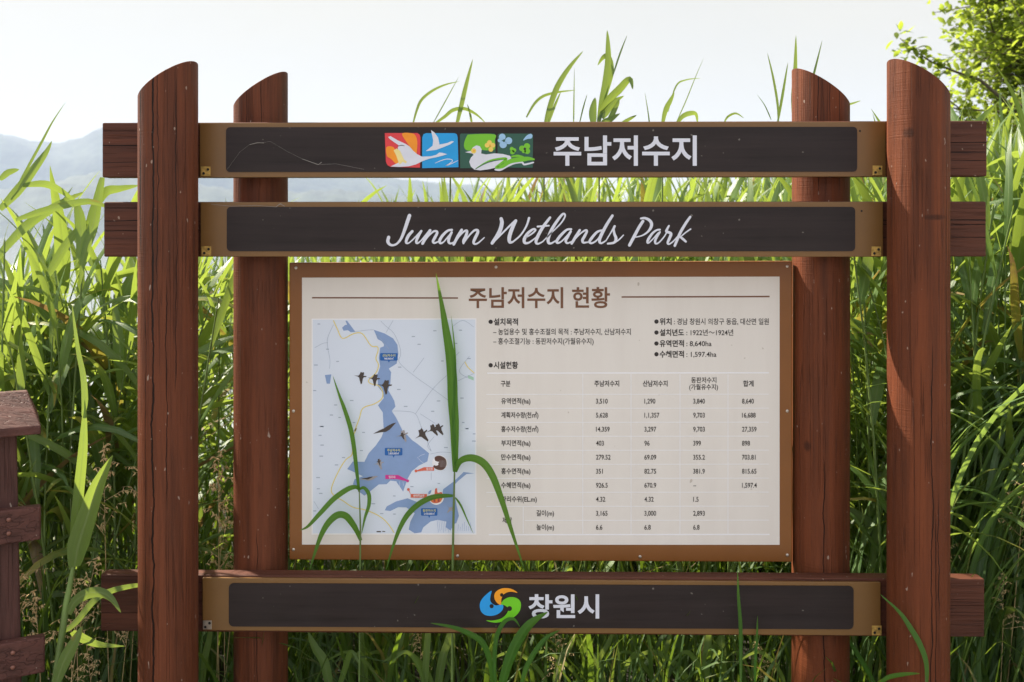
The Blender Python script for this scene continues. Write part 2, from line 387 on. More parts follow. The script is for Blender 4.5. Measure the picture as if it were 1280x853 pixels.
hz = NT('haze_air'); hz.t.nodes.remove(hz.b)
pv = hz.t.nodes.new('ShaderNodeVolumePrincipled'); pv.inputs['Color'].default_value = (.55, .68, .96, 1); pv.inputs['Density'].default_value = .00017
pv.inputs['Anisotropy'].default_value = .2
hz.t.links.new(pv.outputs[0], hz.out.inputs['Volume'])
haze = MB().box((-3100, -90, -4.4), (3100, 3600, 330)).build('haze', hz.m)
tag(haze, kind='stuff', label='thin pale blue haze over the lake and the hills')

# ------------------------------------------------------------------ the information sign
YB0, YB1 = 2.575, 2.620                              # the cross planks, front and back
YP = YB0-.009                                        # face of the metal plates
YI = YP-.0022                                        # dark inlay
YT = YI-.0009                                        # prints on the inlay
YFR, YREAR = 2.5, 2.693                              # axes of front and rear posts
sign = thing('information_sign', (0, 2.6, 0), 'wooden park information sign with four round posts, three lettered planks and a map board', 'information sign')

def post(pxl, pxr, Y, top, slope_x, slope_y, mat, name, lean=(0, 0)):
    c = ((pxl+pxr)/2-CX)/FPX*Y; r = (pxr-pxl)/2/FPX*Y
    n, zt = 72, top
    rings = [0, .02]+[.1*i for i in range(1, 17)]+[zt-.34]
    zs = [z for z in rings if z < zt-.3]
    vs = []; fs = []
    for z in zs:
        for k in range(n):
            a = 2*math.pi*k/n; rr = r*(1+.006*math.sin(3*a+z*2.1)+.004*math.sin(5*a-z*3.7))
            vs.append((c+rr*math.sin(a)+lean[0]*(zt-z), Y-rr*math.cos(a), z-.02))
    for k in range(n):
        a = 2*math.pi*k/n; rr = r; x = rr*math.sin(a); y = -rr*math.cos(a)
        vs.append((c+x, Y+y, zt+slope_x*x+slope_y*y))
    for k in range(n):                                # eased arris of the cut
        a = 2*math.pi*k/n; rr = r*.985; x = rr*math.sin(a); y = -rr*math.cos(a)
        vs.append((c+x, Y+y, zt+.0012+slope_x*x+slope_y*y))
    m = len(zs)+2
    fs = [(i*n+k, i*n+(k+1) % n, (i+1)*n+(k+1) % n, (i+1)*n+k) for i in range(m-1) for k in range(n)]
    fs.append([(m-1)*n+k for k in range(n)])
    mb = MB().add(vs, fs)
    o = mb.build(name, mat, sign, origin=(c, Y, 0), smooth=True)
    o.data.polygons[len(fs)-1].use_smooth = False
    e = o.modifiers.new('split', 'EDGE_SPLIT'); e.split_angle = R(32)
    return o
WP = (.126, .0365, .0150); WPR = (.136, .0365, .0125)
mL = wood('stained_post_a', WP, 'Z', [(-.012, -.1, 2.1, .0022, .03), (-.056, 1.55, 2.1, .0022, .012), (.022, .9, 1.5, .0009, .02), (.0, 1.45, 2.1, .0008, .03), (.045, 1.2, 2.0, .0008, .02), (-.035, .6, 1.4, .0008, .02)], seed=1.3)
mRr = wood('stained_post_b', WPR, 'Z', [(.002, -.1, 1.33, .0011, .022), (.021, .62, .95, .0010, .03), (.012, .3, .9, .0008, .015), (.05, 1.0, 1.9, .0006, .02)], knots=[(-.052, 1.86, .013, 1.0), (.012, 1.645, .007, 4.2)], seed=4.1)
mBL = wood('stained_post_c', WP, 'Z', [(-.02, 1.75, 2.1, .0008, .02), (.02, 1.8, 2.1, .0008, .01), (.01, .2, .8, .0007, .03)], rad=.074, seed=7.7)
mBR = wood('stained_post_d', WPR, 'Z', [(-.015, .2, 1.0, .0010, .03), (-.03, 1.7, 2.1, .0008, .012), (.0, 1.75, 2.1, .0008, .012), (.03, 1.7, 2.1, .0008, .01)], rad=.078, knots=[(-.06, 1.02, .014, .8)], seed=9.9)
def ztop(px, py, Y): return EYE-(py-CY)/FPX*Y
post(174.5, 246, YFR, ztop(210, 102, YFR), .66, -.07, mL, 'post')
post(1111, 1184.5, YFR, ztop(1148, 100.5, YFR), -.68, -.07, mRr, 'post')
post(293, 359, YREAR, ztop(326, 113.5, YREAR), .68, -.05, mBL, 'post')
post(991, 1060.5, YREAR, ztop(1027, 110.5, YREAR), -.68, -.03, mBR, 'post')

DK = (.098, .034, .020)
def plank(corners, plate, inlay, cracks, seed, skew=0.0):
    """one cross plank; corners / plate / inlay in photo pixels"""
    zc = sum(at(x, y, YB0).z for x, y in corners)/4
    cr = [(p, a, b, w, amp) for (p, a, b, w, amp) in cracks]
    o = MB().prism(corners, YB0, YB1).build('plank', wood('plank_timber', DK, 'X', cr, seed=seed), sign, origin=(0, YB0, zc), bevel=.004)
    MB().prism(plate, YP, YB0-.0005).build('nameplate', M['plate'], o, bevel=.0015)
    MB().prism(inlay, YI, YP-.0003).build('dark_inlay', M['inlay'], o)
    return o
def skewed(pts, x0, dy): return [(x, y+dy*(x-x0)) for x, y in pts]
p1 = plank([(127.5, 153.5), (1234, 151.2), (1234, 220.6), (127.5, 222)], [(249.5, 154), (1107.5, 152.4), (1107.5, 221), (249.5, 222)],
           skewed(rrect(282.5, 159, 1071.5, 215, 5), 640, -.0006),
           [(.010, -1.2, -.8, .0012, .006), (.018, .95, 1.4, .0012, .006), (-.008, .95, 1.4, .0013, .008), (-.03, .95, 1.4, .0007, .008), (-.035, -1.2, -.8, .0006, .008)], 2.2)
p2 = plank([(129.5, 252.5), (1233, 252), (1233, 321), (129.5, 321.3)], [(250.5, 253), (1104, 252.5), (1104, 321.3), (250.5, 321)],
           rrect(283.5, 258.8, 1069, 314.2, 5),
           [(.022, -1.2, -.8, .0012, .010), (-.004, -1.2, -.8, .0012, .012), (.024, .95, 1.4, .0012, .008), (.012, .95, 1.4, .0010, .008), (-.022, .95, 1.4, .0009, .012)], 5.8)
p3 = plank([(125.5, 718.5), (1231, 724), (1231, 797), (125.5, 789.5)], [(253, 722.5), (1101, 728.3), (1101, 795), (253, 788.3)],
           skewed(rrect(286, 730.8, 1067, 785, 6), 640, .0045),
           [(.015, 1.0, 1.4, .0006, .006), (-.02, -1.2, -.8, .0006, .01)], 8.4)

# brackets at the plates' lower corners
def bracket(par, x, y, mat='brass', s=12):
    mb = MB(); mb.prism([(x-s/2, y-s/2), (x+s/2, y-s/2), (x+s/2, y+s/2), (x-s/2, y+s/2)], YP-.0018, YP-.0002)
    b = mb.build('corner_bracket', [M[mat], M['black']], par, bevel=.0004)
    me = MB().add([v.co+Vector(b.location)+wpos(par) for v in b.data.vertices], [list(p.vertices) for p in b.data.polygons])
    for dx, dy in ((-2.5, 2.6), (2.9, -2.3)): me.disc((x+dx, y+dy), 1.7, YP-.0022, 1, 14)
    loc = wpos(par); b.data.clear_geometry(); b.data.from_pydata([tuple(v-loc) for v in me.v], [], me.f); b.location = (0, 0, 0)
    b.data.polygons.foreach_set('material_index', me.m)
bracket(p1, 257, 214.3); bracket(p1, 1097, 213.2)
bracket(p2, 257.8, 314); bracket(p2, 1095.5, 314.4)
bracket(p3, 259, 781.5, 'steel', 11); bracket(p3, 1096, 788.5)
for par, x, y in ((p1, 1075, 164), (p2, 1077, 264)):
    MB().disc((x, y), 1.3, YP-.0006, 0, 10).build('screw_hole', M['black'], par)

# lettering and emblems on the planks
mb = MB(); text(mb, '주남저수지', YT, 692, 871, 169.5, 207.5, weight=.022); mb.build('white_lettering', M['white_ink'], p1)
mb = MB(); text(mb, '창원시', YT, 660.5, 749, 743, 773.5, weight=.026, slope=0.0); mb.build('white_lettering', M['white_ink'], p3)
mb = MB()
def strokes(ox, oy, sc, lst):
    for k, (pts, ws) in enumerate(lst):
        mb.ribbon([(ox+x/sc, oy+y/sc) for x, y in pts], [w/sc for w in ws] if hasattr(ws, '__len__') else [ws/sc], YT-.00004*(k % 5), n=7)
strokes(470, 260, 9.143, [
    ([(145,337),(135,385),(160,420),(200,427),(245,405),(290,345),(330,245),(360,155),(383,88)], [38,38,30,24,24,30,38,42,40]),
    ([(415,268),(370,320),(345,380),(352,405),(385,395),(450,335),(518,265)], [30,36,32,22,15,16,26]),
    ([(518,265),(480,330),(460,385),(472,405),(510,380),(560,322),(618,258)], [26,34,30,22,15,18,30]),
    ([(618,258),(575,330),(532,408)], [32,36,32]),
    ([(548,388),(600,322),(655,272),(690,268),(698,290),(672,342),(652,382),(668,402),(715,385)], [16,18,22,26,30,34,30,22,15]),
    ([(868,252),(820,262),(765,312),(728,372),(737,404),(775,388),(822,332),(865,285)], [26,26,32,34,26,16,16,22]),
    ([(865,280),(835,345),(830,390),(852,408),(892,392)], [26,34,30,22,15]),
    ([(980,252),(935,328),(888,418)], [30,36,30]),
    ([(905,392),(960,315),(1012,266),(1040,265),(1030,315),(1002,375),(1000,405)], [15,18,22,28,34,34,24]),
    ([(1005,400),(1060,322),(1120,262),(1158,256),(1162,285),(1135,342),(1115,392),(1130,414),(1170,400),(1238,340)], [15,18,24,30,34,36,30,22,18,12])])
strokes(600, 260, 6.737, [
    ([(178,92),(184,130),(162,205),(102,298)], [28,32,34,26]), ([(102,300),(180,222),(250,152),(300,108)], [14,14,16,22]),
    ([(302,108),(268,180),(247,248),(250,288),(275,288)], [24,32,32,26,16]), ([(270,292),(340,232),(390,155),(413,86)], [14,14,16,20]),
    ([(385,252),(440,216),(467,188),(448,180),(402,215),(374,262),(377,294),(410,294),(452,265),(482,240)], [10,14,16,18,24,28,24,16,12,10]),
    ([(590,82),(530,162),(482,250),(472,290),(490,303),(532,283)], [20,26,28,24,16,10]), ([(485,158),(580,150)], [16,14]),
    ([(528,285),(600,212),(680,132),(716,72),(704,50),(672,80),(612,168),(577,248),(577,293),(602,298),(645,272)], [10,11,12,14,18,22,26,28,24,16,10]),
    ([(768,180),(730,186),(682,230),(647,278),(655,296),(690,280),(742,225),(765,200)], [18,18,24,24,18,12,12,16]),
    ([(765,198),(740,240),(722,278),(736,298),(772,284)], [18,24,22,16,10]),
    ([(840,188),(805,245),(772,300)], [20,25,22]), ([(784,282),(840,222),(885,190),(900,198),(880,240),(863,272),(872,293),(915,288)], [10,12,16,20,24,24,18,10]),
    ([(1030,188),(985,205),(938,258),(923,288),(945,297),(990,266),(1042,188)], [14,20,24,22,16,12,14]),
    ([(1115,66),(1062,150),(1016,240),(1006,282),(1022,298),(1062,276)], [22,26,28,24,16,10]),
    ([(1060,278),(1100,212),(1134,155)], [10,11,20]), ([(1134,155),(1126,180),(1132,220),(1145,258),(1130,292),(1076,302)], [20,18,22,26,20,16]),
    ([(1130,294),(1168,270),(1208,230)], [14,12,10])])
strokes(770, 260, 11.636, [
    ([(392,195),(330,292),(262,420),(195,545)], [42,44,46,42]), ([(362,155),(420,150),(482,178),(516,228),(505,292),(450,360),(370,407),(275,428)], [28,36,42,46,42,28,20,16]),
    ([(640,318),(590,326),(530,372),(475,450),(457,500),(478,508),(540,450),(610,370),(640,355)], [28,26,34,40,34,22,18,18,24]),
    ([(640,352),(590,430),(568,488),(582,522),(630,500),(700,420),(742,350)], [26,36,36,26,20,20,18]),
    ([(770,262),(742,315),(735,345),(780,362),(800,385),(775,450),(752,508),(772,528),(830,490),(900,412)], [26,36,40,40,42,42,34,24,20,18]),
    ([(1080,132),(1010,232),(930,372),(855,552)], [34,40,42,36]), ([(1085,310),(1010,362),(945,418)], [22,20,18]), ([(930,420),(975,455),(1015,492)], [30,36,30])])
mb.build('script_lettering', M['white_ink'], p2)

def lift(i): return YT-.00025*i
def E(x, y): return (470+x/5.818, 150+y/5.818)
def Es(l): return [E(*q) for q in l]
def smoothp(l, n=5, closed=True):
    pts = list(l); P = []
    m = len(pts)
    for i in range(m):
        p0, p1_, p2_, p3_ = (np.array(pts[(i+j) % m], float) for j in (-1, 0, 1, 2))
        for k in range(n):
            t = k/n; P.append(tuple(.5*((2*p1_)+(-p0+p2_)*t+(2*p0-5*p1_+4*p2_-p3_)*t*t+(-p0+3*p1_-3*p2_+p3_)*t**3)))
    return P
em = [M[q] for q in ('red', 'orange', 'white_ink', 'cream', 'sky_blue', 'deep_green', 'leaf_green', 'yellow', 'pale_blue', 'black_ink')]
t1 = MB(); t1.flat(Es([(64,96),(300,96),(318,108),(324,130),(320,348),(105,342),(84,330),(72,305)]), lift(1), 0)
t1.flat(Es(smoothp([(190,100),(262,98),(290,120),(300,160),(298,220),(292,245),(262,215),(225,165)])), lift(2), 1)
t1.flat(Es(smoothp([(76,200),(125,198),(145,240),(168,320),(150,325),(110,285),(80,262)])), lift(3), 1)
t2 = MB(); t2.flat(Es([(336,130),(345,105),(365,97),(570,97),(588,105),(594,130),(600,345),(400,350),(336,352)]), lift(1), 4)
t2.flat(Es([(400,74),(425,92),(452,130),(462,180),(520,168),(548,155),(568,158),(540,178),(500,195),(440,218),(362,228),(412,188),(416,150)]), lift(2), 2)
t2.ribbon(Es([(430,315),(470,298),(510,286),(545,288),(556,300),(535,318),(508,334),(550,318),(596,296)]), [.5,.9,1,.9,.8,.9,.8,1,.5], lift(2), 2)
t3 = MB(); t3.flat(Es([(610,110),(618,100),(862,100),(868,110),(872,352),(612,352)]), lift(1), 5)
t3.flat(Es(smoothp([(660,120),(690,106),(860,106),(864,150),(862,215),(800,222),(740,215),(690,225),(650,215),(640,175)])), lift(2), 6)
for dx, dy in ((825,165),(850,185),(835,215),(808,185)): t3.disc(E(dx, dy), 3.0, lift(3+.1*(dy % 7)), 7)
t3.disc(E(830,190), 1.0, lift(5), 1)
t4 = MB(); t4.flat(Es([(884,108),(895,100),(1135,100),(1142,110),(1140,348),(1000,348),(884,345)]), lift(1), 5)
for dx, dy, r in ((918,125,4.2),(965,152,4.4),(925,180,4.6),(900,150,2.6)): t4.disc(E(dx, dy), r, lift(2+.1*(dy % 7)), 8)
t4.disc(E(930,152), 1.6, lift(3.2), 5)
for dx, dy, r in ((1062,208,3.6),(1098,192,3.9),(1100,228,3.6),(1075,228,2.6)): t4.disc(E(dx, dy), r, lift(2+.1*(dy % 7)), 6)
t4.disc(E(1082,211), 1.6, lift(3.2), 9)
for dx, dy, r in ((988,212,2.6),(1005,222,2.6),(992,236,2.8)): t4.disc(E(dx, dy), r, lift(2+.1*(dy % 7)), 6)
t4.flat(Es(smoothp([(1070,150),(1095,115),(1125,102),(1138,115),(1130,135),(1100,140)])), lift(2), 8)
# the birds that cross the tiles
sw = [(88,125),(105,118),(160,150),(215,175),(245,195),(270,225),(300,250),(335,268),(400,265),(438,255),(460,238),(482,240),(518,250),(480,262),(440,272),(390,282),(340,300),(290,325),(240,338),(170,343),(105,340),(150,318),(175,305),(180,270),(165,232),(158,205),(165,185),(135,165),(100,140)]
t1.flat(Es(sw), lift(4), 2)
t1.flat(Es([(128,222),(150,208),(175,225),(205,290),(226,305),(215,318),(195,305),(182,318),(170,325),(160,300),(148,262)]), lift(5), 3)
t1.ribbon(Es([(160,192),(185,185),(208,190)]), [.5,.9,.4], lift(6), 9)
dk = [(648,236),(690,225),(705,200),(730,186),(755,192),(768,215),(765,245),(800,252),(860,244),(920,248),(975,262),(985,280),(950,300),(915,320),(880,345),(830,358),(760,368),(715,362),(690,340),(678,305),(690,275),(710,255),(700,245)]
t3.flat(Es(dk), lift(4), 2)
t3.disc(E(710,226), 3.3, lift(5), 7); t3.disc(E(712,226), 1.0, lift(6), 1)
t3.ribbon(Es([(725,355),(790,315),(850,292),(930,282),(945,290),(905,320),(875,345)]), [.6,1.8,2.4,3.2,3.4,2.6,3.2], lift(5), 6)
t3.ribbon(Es([(725,357),(790,320),(850,300),(925,288)]), [.8,1.2,1.2,.6], lift(5.4), 5)
t4.ribbon(Es([(868,362),(905,362),(960,335),(1010,315),(1062,310),(1080,325),(1145,310)]), [2.2,3.0,2.4,2.2,2.2,2.2,1.8], lift(4), 2)
t4.ribbon(Es([(875,350),(920,338),(970,305),(1020,292),(1075,286),(1110,282),(1150,288)]), [2.5,4.5,5.5,6,6,4.5,2], lift(5), 6)
t4.ribbon(Es([(985,268),(1030,262),(1070,270)]), [2,3,2], lift(5.6), 6)
for t in (t1, t2, t3, t4): t.build('emblem_tile', em, p1)

def G(x, y): return (580+x/6.4, 725+y/6.4)
def Gs(l): return [G(*q) for q in l]
eb = MB()
eb.flat(Gs(smoothp([(220,88),(212,130),(210,165),(228,192),(258,205),(290,200),(314,205),(308,240),(275,272),(225,288),(170,282),(135,250),(126,200),(140,160),(175,120)], 4)), lift(1), 0)
eb.flat(Gs(smoothp([(428,104),(390,96),(355,98),(320,115),(300,150),(298,175),(294,200),(268,188),(246,155),(244,115),(268,85),(310,68),(360,68),(400,82)], 4)), lift(1), 1)
eb.flat(Gs(smoothp([(294,196),(318,160),(360,140),(410,142),(445,165),(456,200),(445,250),(405,295),(345,325),(270,342),(215,338),(178,325),(230,326),(290,312),(330,285),(352,250),(352,225),(320,202)], 4)), lift(1), 2)
for (x, y, r) in ((221,211,2.6),(302,121,2.2),(364,230,3.1)): eb.disc(G(x, y), r, lift(2), 3)
eb.build('round_emblem', [M['emblem_blue'], M['emblem_orange'], M['emblem_green'], M['inlay']], p3)

# cobwebs and crumbs of dirt on the planks
wb_ = MB()
def web(pts, Y, r=.0004): wb_.tube([at(x, y, Y) for x, y in pts], r, 0, 4)
web([(284, 212), (300, 190), (312, 181), (338, 177), (358, 189), (378, 199), (396, 206)], YI-.003, .0002); web([(312, 181), (322, 178.5), (330, 179)], YI-.004, .0008); web([(378, 199), (398, 206), (402, 203)], YI-.004, .0008)
web([(396, 206), (420, 205), (440, 209), (455, 212)], YI-.003, .0003)
wb_.build('cobweb', M['web'], p1)
wb_ = MB(); web([(264, 255.5), (290, 258), (320, 257), (345, 259), (352, 254)], YP-.003, .0005); web([(345, 259), (350, 255), (356, 258)], YP-.003, .0008); wb_.build('cobweb', M['web'], p2)

# ------------------------------------------------------------------ the map board between the rear posts
YF = 2.672
F = [(361.5, 328.5), (990.5, 326.5), (990.5, 703), (361.5, 700)]
frm = MB().prism(F, YF, YF+.028).build('board_frame', M['frame'], sign, bevel=.003)
YS = YF-.0012
MB().prism([(377.5, 347.3), (974.5, 346), (974.5, 681.3), (377.5, 681)], YS, YF-.0002).build('printed_sheet', M['panel'], frm)
for x, y in ((367, 514), (367, 687), (984, 514), (984, 694), (800, 696), (572, 695), (620, 334), (370, 335), (984, 333)):
    s_ = MB(); c = at(x, y, YF); s_.tube([c, c+Vector((0, -.0018, 0)), c+Vector((0, -.0026, 0))], [.0042, .0042, .002], 0, 12); s_.build('screw', M['steel'], frm)
YK = YS-.0006
mb = MB(); text(mb, '주남저수지 현황', YK, 586, 762.5, 359, 385.5, weight=.019)
mb.flat([(390, 371.6), (572.5, 371.9), (572.5, 373.6), (390, 373.3)], YK); mb.flat([(777, 370.6), (962, 370), (962, 371.8), (777, 372.4)], YK)
mb.build('board_heading', M['brown_ink'], frm)
mb = MB()
def T(body, x0, x1, base, size=8.6, w=.010): text(mb, body, YK, x0, x1, base=base, size=size, weight=w)
for cx, cy in ((613.3, 402.5), (613.3, 456.8), (820.6, 402.2), (820.6, 415.9), (820.6, 429.6), (820.6, 443)): mb.disc((cx, cy), 2.7, YK, 0, 16)
T('설치목적', 617, 647.5, 406, 9.4, .026); T('시설현황', 617, 647.5, 460.3, 9.4, .026)
T('– 농업용수 및 홍수조절의 목적 : 주남저수지, 산남저수지', 616.5, 788.5, 418.2, 8.8); T('– 홍수조절기능 : 동판저수지(가월유수지)', 616.5, 742, 430, 8.8)
T('위치', 824.5, 839.5, 405.6, 9.2, .026); T(': 경남 창원시 의창구 동읍, 대산면 일원', 842.5, 961, 405.4, 8.8)
T('설치년도', 824.5, 855, 419.3, 9.2, .026); T(': 1922년～1924년', 858, 916.5, 419.1, 8.8)
T('유역면적', 824.5, 855, 433, 9.2, .026); T(': 8,640ha', 858, 889.5, 432.8, 8.8)
T('수혜면적', 824.5, 855, 446.4, 9.2, .026); T(': 1,597.4ha', 858, 895.5, 446.2, 8.8)
mb.build('notes_lettering', M['black_ink'], frm)
mb = MB()
T('구분', 626, 638, 482.8, 8.2, .020)
T('주남저수지', 743, 774, 482.7, 8.2, .020); T('산남저수지', 803.5, 834.5, 482.7, 8.2, .020); T('동판저수지', 864, 895.5, 478.3, 8.0, .014); T('(가월유수지)', 861.5, 897.5, 486.8, 7.8, .014); T('합계', 929, 942, 482.7, 8.2, .020)
rows = ['유역면적(ha)', '계획저수량(천㎥)', '홍수저수량(천㎥)', '부지면적(ha)', '만수면적(ha)', '홍수면적(ha)', '수혜면적(ha)', '관리수위(EL.m)']
vals = [('3,510', '1,290', '3,840', '8,640'), ('5,628', '1,1,357', '9,703', '16,688'), ('14,359', '3,297', '9,703', '27,359'), ('403', '96', '399', '898'), ('279.52', '69.09', '355.2', '703.81'),
        ('351', '82.75', '381.9', '815.65'), ('926.5', '670.9', '–', '1,597.4'), ('4.32', '4.32', '1.5', ''), ('3,165', '3,000', '2,893', ''), ('6.6', '6.8', '6.8', '')]
for i in range(10):
    b = 504.6+17.52*i
    if i < 8: T(rows[i], 626.5, {0: 663, 3: 663, 4: 663, 5: 663, 6: 663}.get(i, 673 if i < 3 else 671), b, 8.2, .018)
    for q, x in zip(vals[i], (745, 805.5, 866.5, 927.5)):
        if q: text(mb, q, YK, x, None, base=b, size=8.5, xs=.80, weight=.014)
T('길이(m)', 670.5, 692.5, 504.6+17.52*8, 8.2, .018); T('높이(m)', 670.5, 692.5, 504.6+17.52*9, 8.2, .018); T('제당', 628, 640, 653.5, 8.2, .018)
mb.build('table_lettering', M['black_ink'], frm)
mb = MB()
def rule(x0, y0, x1, y1, w=.9):
    d = np.array((x1-x0, y1-y0), float); d /= np.hypot(*d); nx, ny = -d[1]*w/2, d[0]*w/2
    mb.flat([(x0+nx, y0+ny), (x1+nx, y1+ny), (x1-nx, y1-ny), (x0-nx, y0-ny)], YS-.0003)
rule(609, 466.7, 961, 466.2, 1.7); rule(611, 668.6, 962, 668.3, 1.7)
for i in range(10):
    y = 493.2+17.5*i; rule(608 if i < 9 else 656, y, 961, y-.3, .8)
YS -= .0001
for x in (728.5, 788.8, 850, 910): rule(x, 468, x, 668, .8)
rule(654, 634, 654, 667, .8); YS += .0001
mb.build('table_rules', M['rule_ink'], frm)

# the map print
def A(x, y): return (380+x/5.565, 390+y/5.565)
def B(x, y): return (380+x/5.565, 530+y/5.565)
def As(l): return [A(*q) for q in l]
def Bs(l): return [B(*q) for q in l]
names = ['map_ground', 'rule_ink', 'map_water', 'map_pale', 'map_road', 'map_line', 'call_blue', 'call_red', 'call_pink', 'bird', 'bird_grey', 'house', 'map_green', 'call_yellow', 'emblem_orange']
IX = {n: i for i, n in enumerate(names)}
def ml(i): return YS-.0004-.00022*i
mp = MB()
mp.flat([(389.5, 398.5), (595.5, 398), (595.5, 668.5), (389.5, 668.5)], ml(0), IX['rule_ink'])
mp.flat([(391, 400), (594, 399.6), (594, 667), (391, 667)], ml(1), IX['map_ground'])
up = As([(485,125),(560,150),(620,185),(650,230),(656,290),(645,360),(590,395),(606,420),(600,500),(585,545),(612,590),(628,620),(636,660),(610,690),(640,735),(690,835)])
lowr = Bs([(720,80),(750,112),(790,140),(870,205),(858,262),(800,290),(750,330),(722,380),(700,440),(690,472),(668,440),(640,400),(600,395),(575,420),(520,422),(460,470),(420,500),(380,470),(340,420),(352,385),(410,365),(335,330),(300,315),(340,262),(420,265),(450,205),(500,150),(540,92),(558,40)])
upl = As([(553,800),(548,700),(528,672),(515,650),(555,600),(545,560),(515,520),(510,440),(530,380),(520,320),(530,250),(555,240),(556,225),(540,205),(512,190),(500,160)])
mp.flat(up+lowr+upl, ml(2), IX['map_water'])
mp.flat(Bs([(562,602),(575,575),(640,540),(720,518),(790,545),(835,528),(900,520),(960,500),(968,455),(1040,402),(1075,370),(1110,335),(1185,345),(1130,350),(1075,395),(1050,420),(1045,480),(1060,560),(1078,640),(1060,690),(1040,700),(1020,742),(985,720),(990,680),(930,668),(880,680),(830,720),(815,755),(770,762),(728,735),(740,680),(770,622),(712,582),(655,580),(600,607)]), ml(2), IX['map_water'])
mp.flat(As([(265,110),(285,92),(300,90),(288,62),(300,62),(358,140),(325,142),(305,128),(275,132)]), ml(2), IX['map_water'])
mp.flat(As([(145,440),(190,435),(180,500),(158,500)]), ml(2), IX['map_water'])
mp.flat(As([(1140,440),(1180,455),(1180,478),(1142,462)]), ml(2), IX['map_green'])
for i in range(9): mp.ribbon(Bs([(925+i*13, 660+10*math.sin(i*2)), (935+i*12, 755-8*(i % 3))]), [.35], ml(3), IX['map_water'], n=1)
for i in range(7): mp.ribbon(Bs([(1075+i*14, 700+18*math.sin(i*1.7)), (1070+i*15, 745)]), [.3], ml(3), IX['map_water'], n=1)
for i in range(5): mp.ribbon(Bs([(600+i*22, 400), (585+i*27, 440+12*math.sin(i))]), [.35], ml(4.5), IX['map_ground'], n=1)
mp.ribbon(Bs([(840,210),(790,235),(840,280)]), [.4], ml(4.5), IX['map_ground'], n=2)
rd = [A(205,62), A(232,120), A(268,185), A(345,152), A(405,152), A(465,235), A(508,242), A(515,270), A(500,325), A(518,370), A(500,425), A(450,475), A(465,500), A(520,515), A(548,560), A(540,605), A(490,640), A(410,670), A(385,740), A(352,830), B(365,30), B(335,110), B(335,210), B(290,250), B(240,330), B(190,450), B(210,500), B(270,535), B(340,580), B(430,600), B(520,640), B(580,690), B(625,755)]
mp.ribbon(rd, [1.15], ml(4), IX['map_road'], n=4)
mp.ribbon(As([(1120,350),(1140,385),(1183,425)]), [1.1], ml(4), IX['map_road'], n=4)
for l in ([A(205,90), A(165,180), A(165,250), A(180,330), A(178,395)], [A(345,140), A(430,128), A(485,125)], [A(535,65), A(570,100), A(625,150), A(665,240), A(672,300), A(660,345), A(710,400), A(800,470), A(900,540), A(1010,620)],
          [A(620,60), A(570,145)], [A(835,320), A(760,420)], [A(1020,420), A(930,500), A(870,570), A(775,710)], [A(612,690), A(700,692), A(775,710), B(815,20), B(885,190)], [B(880,210), B(950,197), B(1020,200)], [B(885,190), B(860,150), B(905,90)],
          [A(1030,105), A(1105,60), A(1180,105)], [A(75,250), A(130,220), A(165,215)], [A(1080,280), A(1020,350), A(1020,420)], [A(1150,310), A(1080,410), A(1140,460)], [B(70,540), B(100,590)], [A(810,710), A(910,775)], [A(1070,480), A(1180,430)], [B(885,340), B(885,390)], [A(500,160), A(545,200), A(590,260)]):
    mp.ribbon(l, [.42], ml(3.4), IX['map_line'], n=5)
rs = random.Random(3)
for x, y in ((105,85),(910,132),(1090,128),(760,172),(800,226),(1060,220),(965,342),(1145,325),(235,345),(165,260),(80,370),(75,548),(330,617),(220,648),(190,718),(350,770),(125,798),(705,658),(895,692),(935,620),(1098,600),(1110,770),(658,540),(665,385),(1135,812),(250,735)):
    mp.flat(rrect(*(A(x-11, y-3)+A(x+rs.uniform(6, 16), y+3)), .25, 2), ml(3.7), IX['map_line'])
for x, y in ((120,18),(112,80),(125,148),(118,225),(225,286),(96,374),(100,452),(115,484),(75,606),(480,556),(985,165),(940,415),(630,502),(1185,70),(1180,120),(1135,34),(540,625),(630,628),(275,235),(400,186),(415,60),(750,437)):
    mp.flat(rrect(*(B(x-11, y-3)+B(x+rs.uniform(6, 16), y+3)), .25, 2), ml(3.7), IX['map_line'])
mp.flat(rrect(*(B(505,746)+B(535,754)), .25, 2), ml(3.7), IX['bird']); mp.flat(rrect(*(B(545,746)+B(565,752)), .25, 2), ml(3.7), IX['bird'])
mp.build('lake_map', [M[n] for n in names], frm)
mc = MB()
def callout(cx, cy, w, h, body, sub, tip):
    mc.flat(rrect(cx-w/2, cy-h/2, cx+w/2, cy+h/2, 1.4, 4), ml(5), IX['call_blue']); mc.flat([(cx-1.3, cy+h/2), (cx, cy+h/2+tip), (cx+1.3, cy+h/2)], ml(5.2), IX['call_blue'])
    text(mc, body, ml(6), 0, None, base=cy-.3, size=4.0, xs=.9, centre=cx, mi=IX['call_yellow'], weight=.01); text(mc, sub, ml(6), 0, None, base=cy+3.4, size=3.4, xs=.8, centre=cx, mi=IX['rule_ink'], weight=.01)
callout(486.1, 446.3, 22, 9.4, '산남저수지', '960,960㎡', 2.6); callout(492, 564.8, 22, 9.4, '주남저수지', '2,850,000㎡', 3); callout(536.5, 640.2, 20.5, 9.4, '동판저수지', '2,420,000㎡', 3)
def flag(pts, mi, body, cx, cy, dot):
    mc.flat(Bs(pts), ml(5), IX[mi]); mc.disc(B(*dot), 1.8, ml(5.5), IX[mi], 12)
    text(mc, body, ml(6), 0, None, base=cy, size=3.6, xs=.85, centre=cx, mi=IX['rule_ink'], weight=.01)
flag([(835,302),(905,302),(905,326),(838,326),(780,332),(778,326)], 'call_red', '람사르', 537, 587.8, (779,328))
flag([(566,356),(655,356),(722,392),(718,400),(645,384),(566,384)], 'call_pink', '탐조대', 490, 597.8, (721,397))
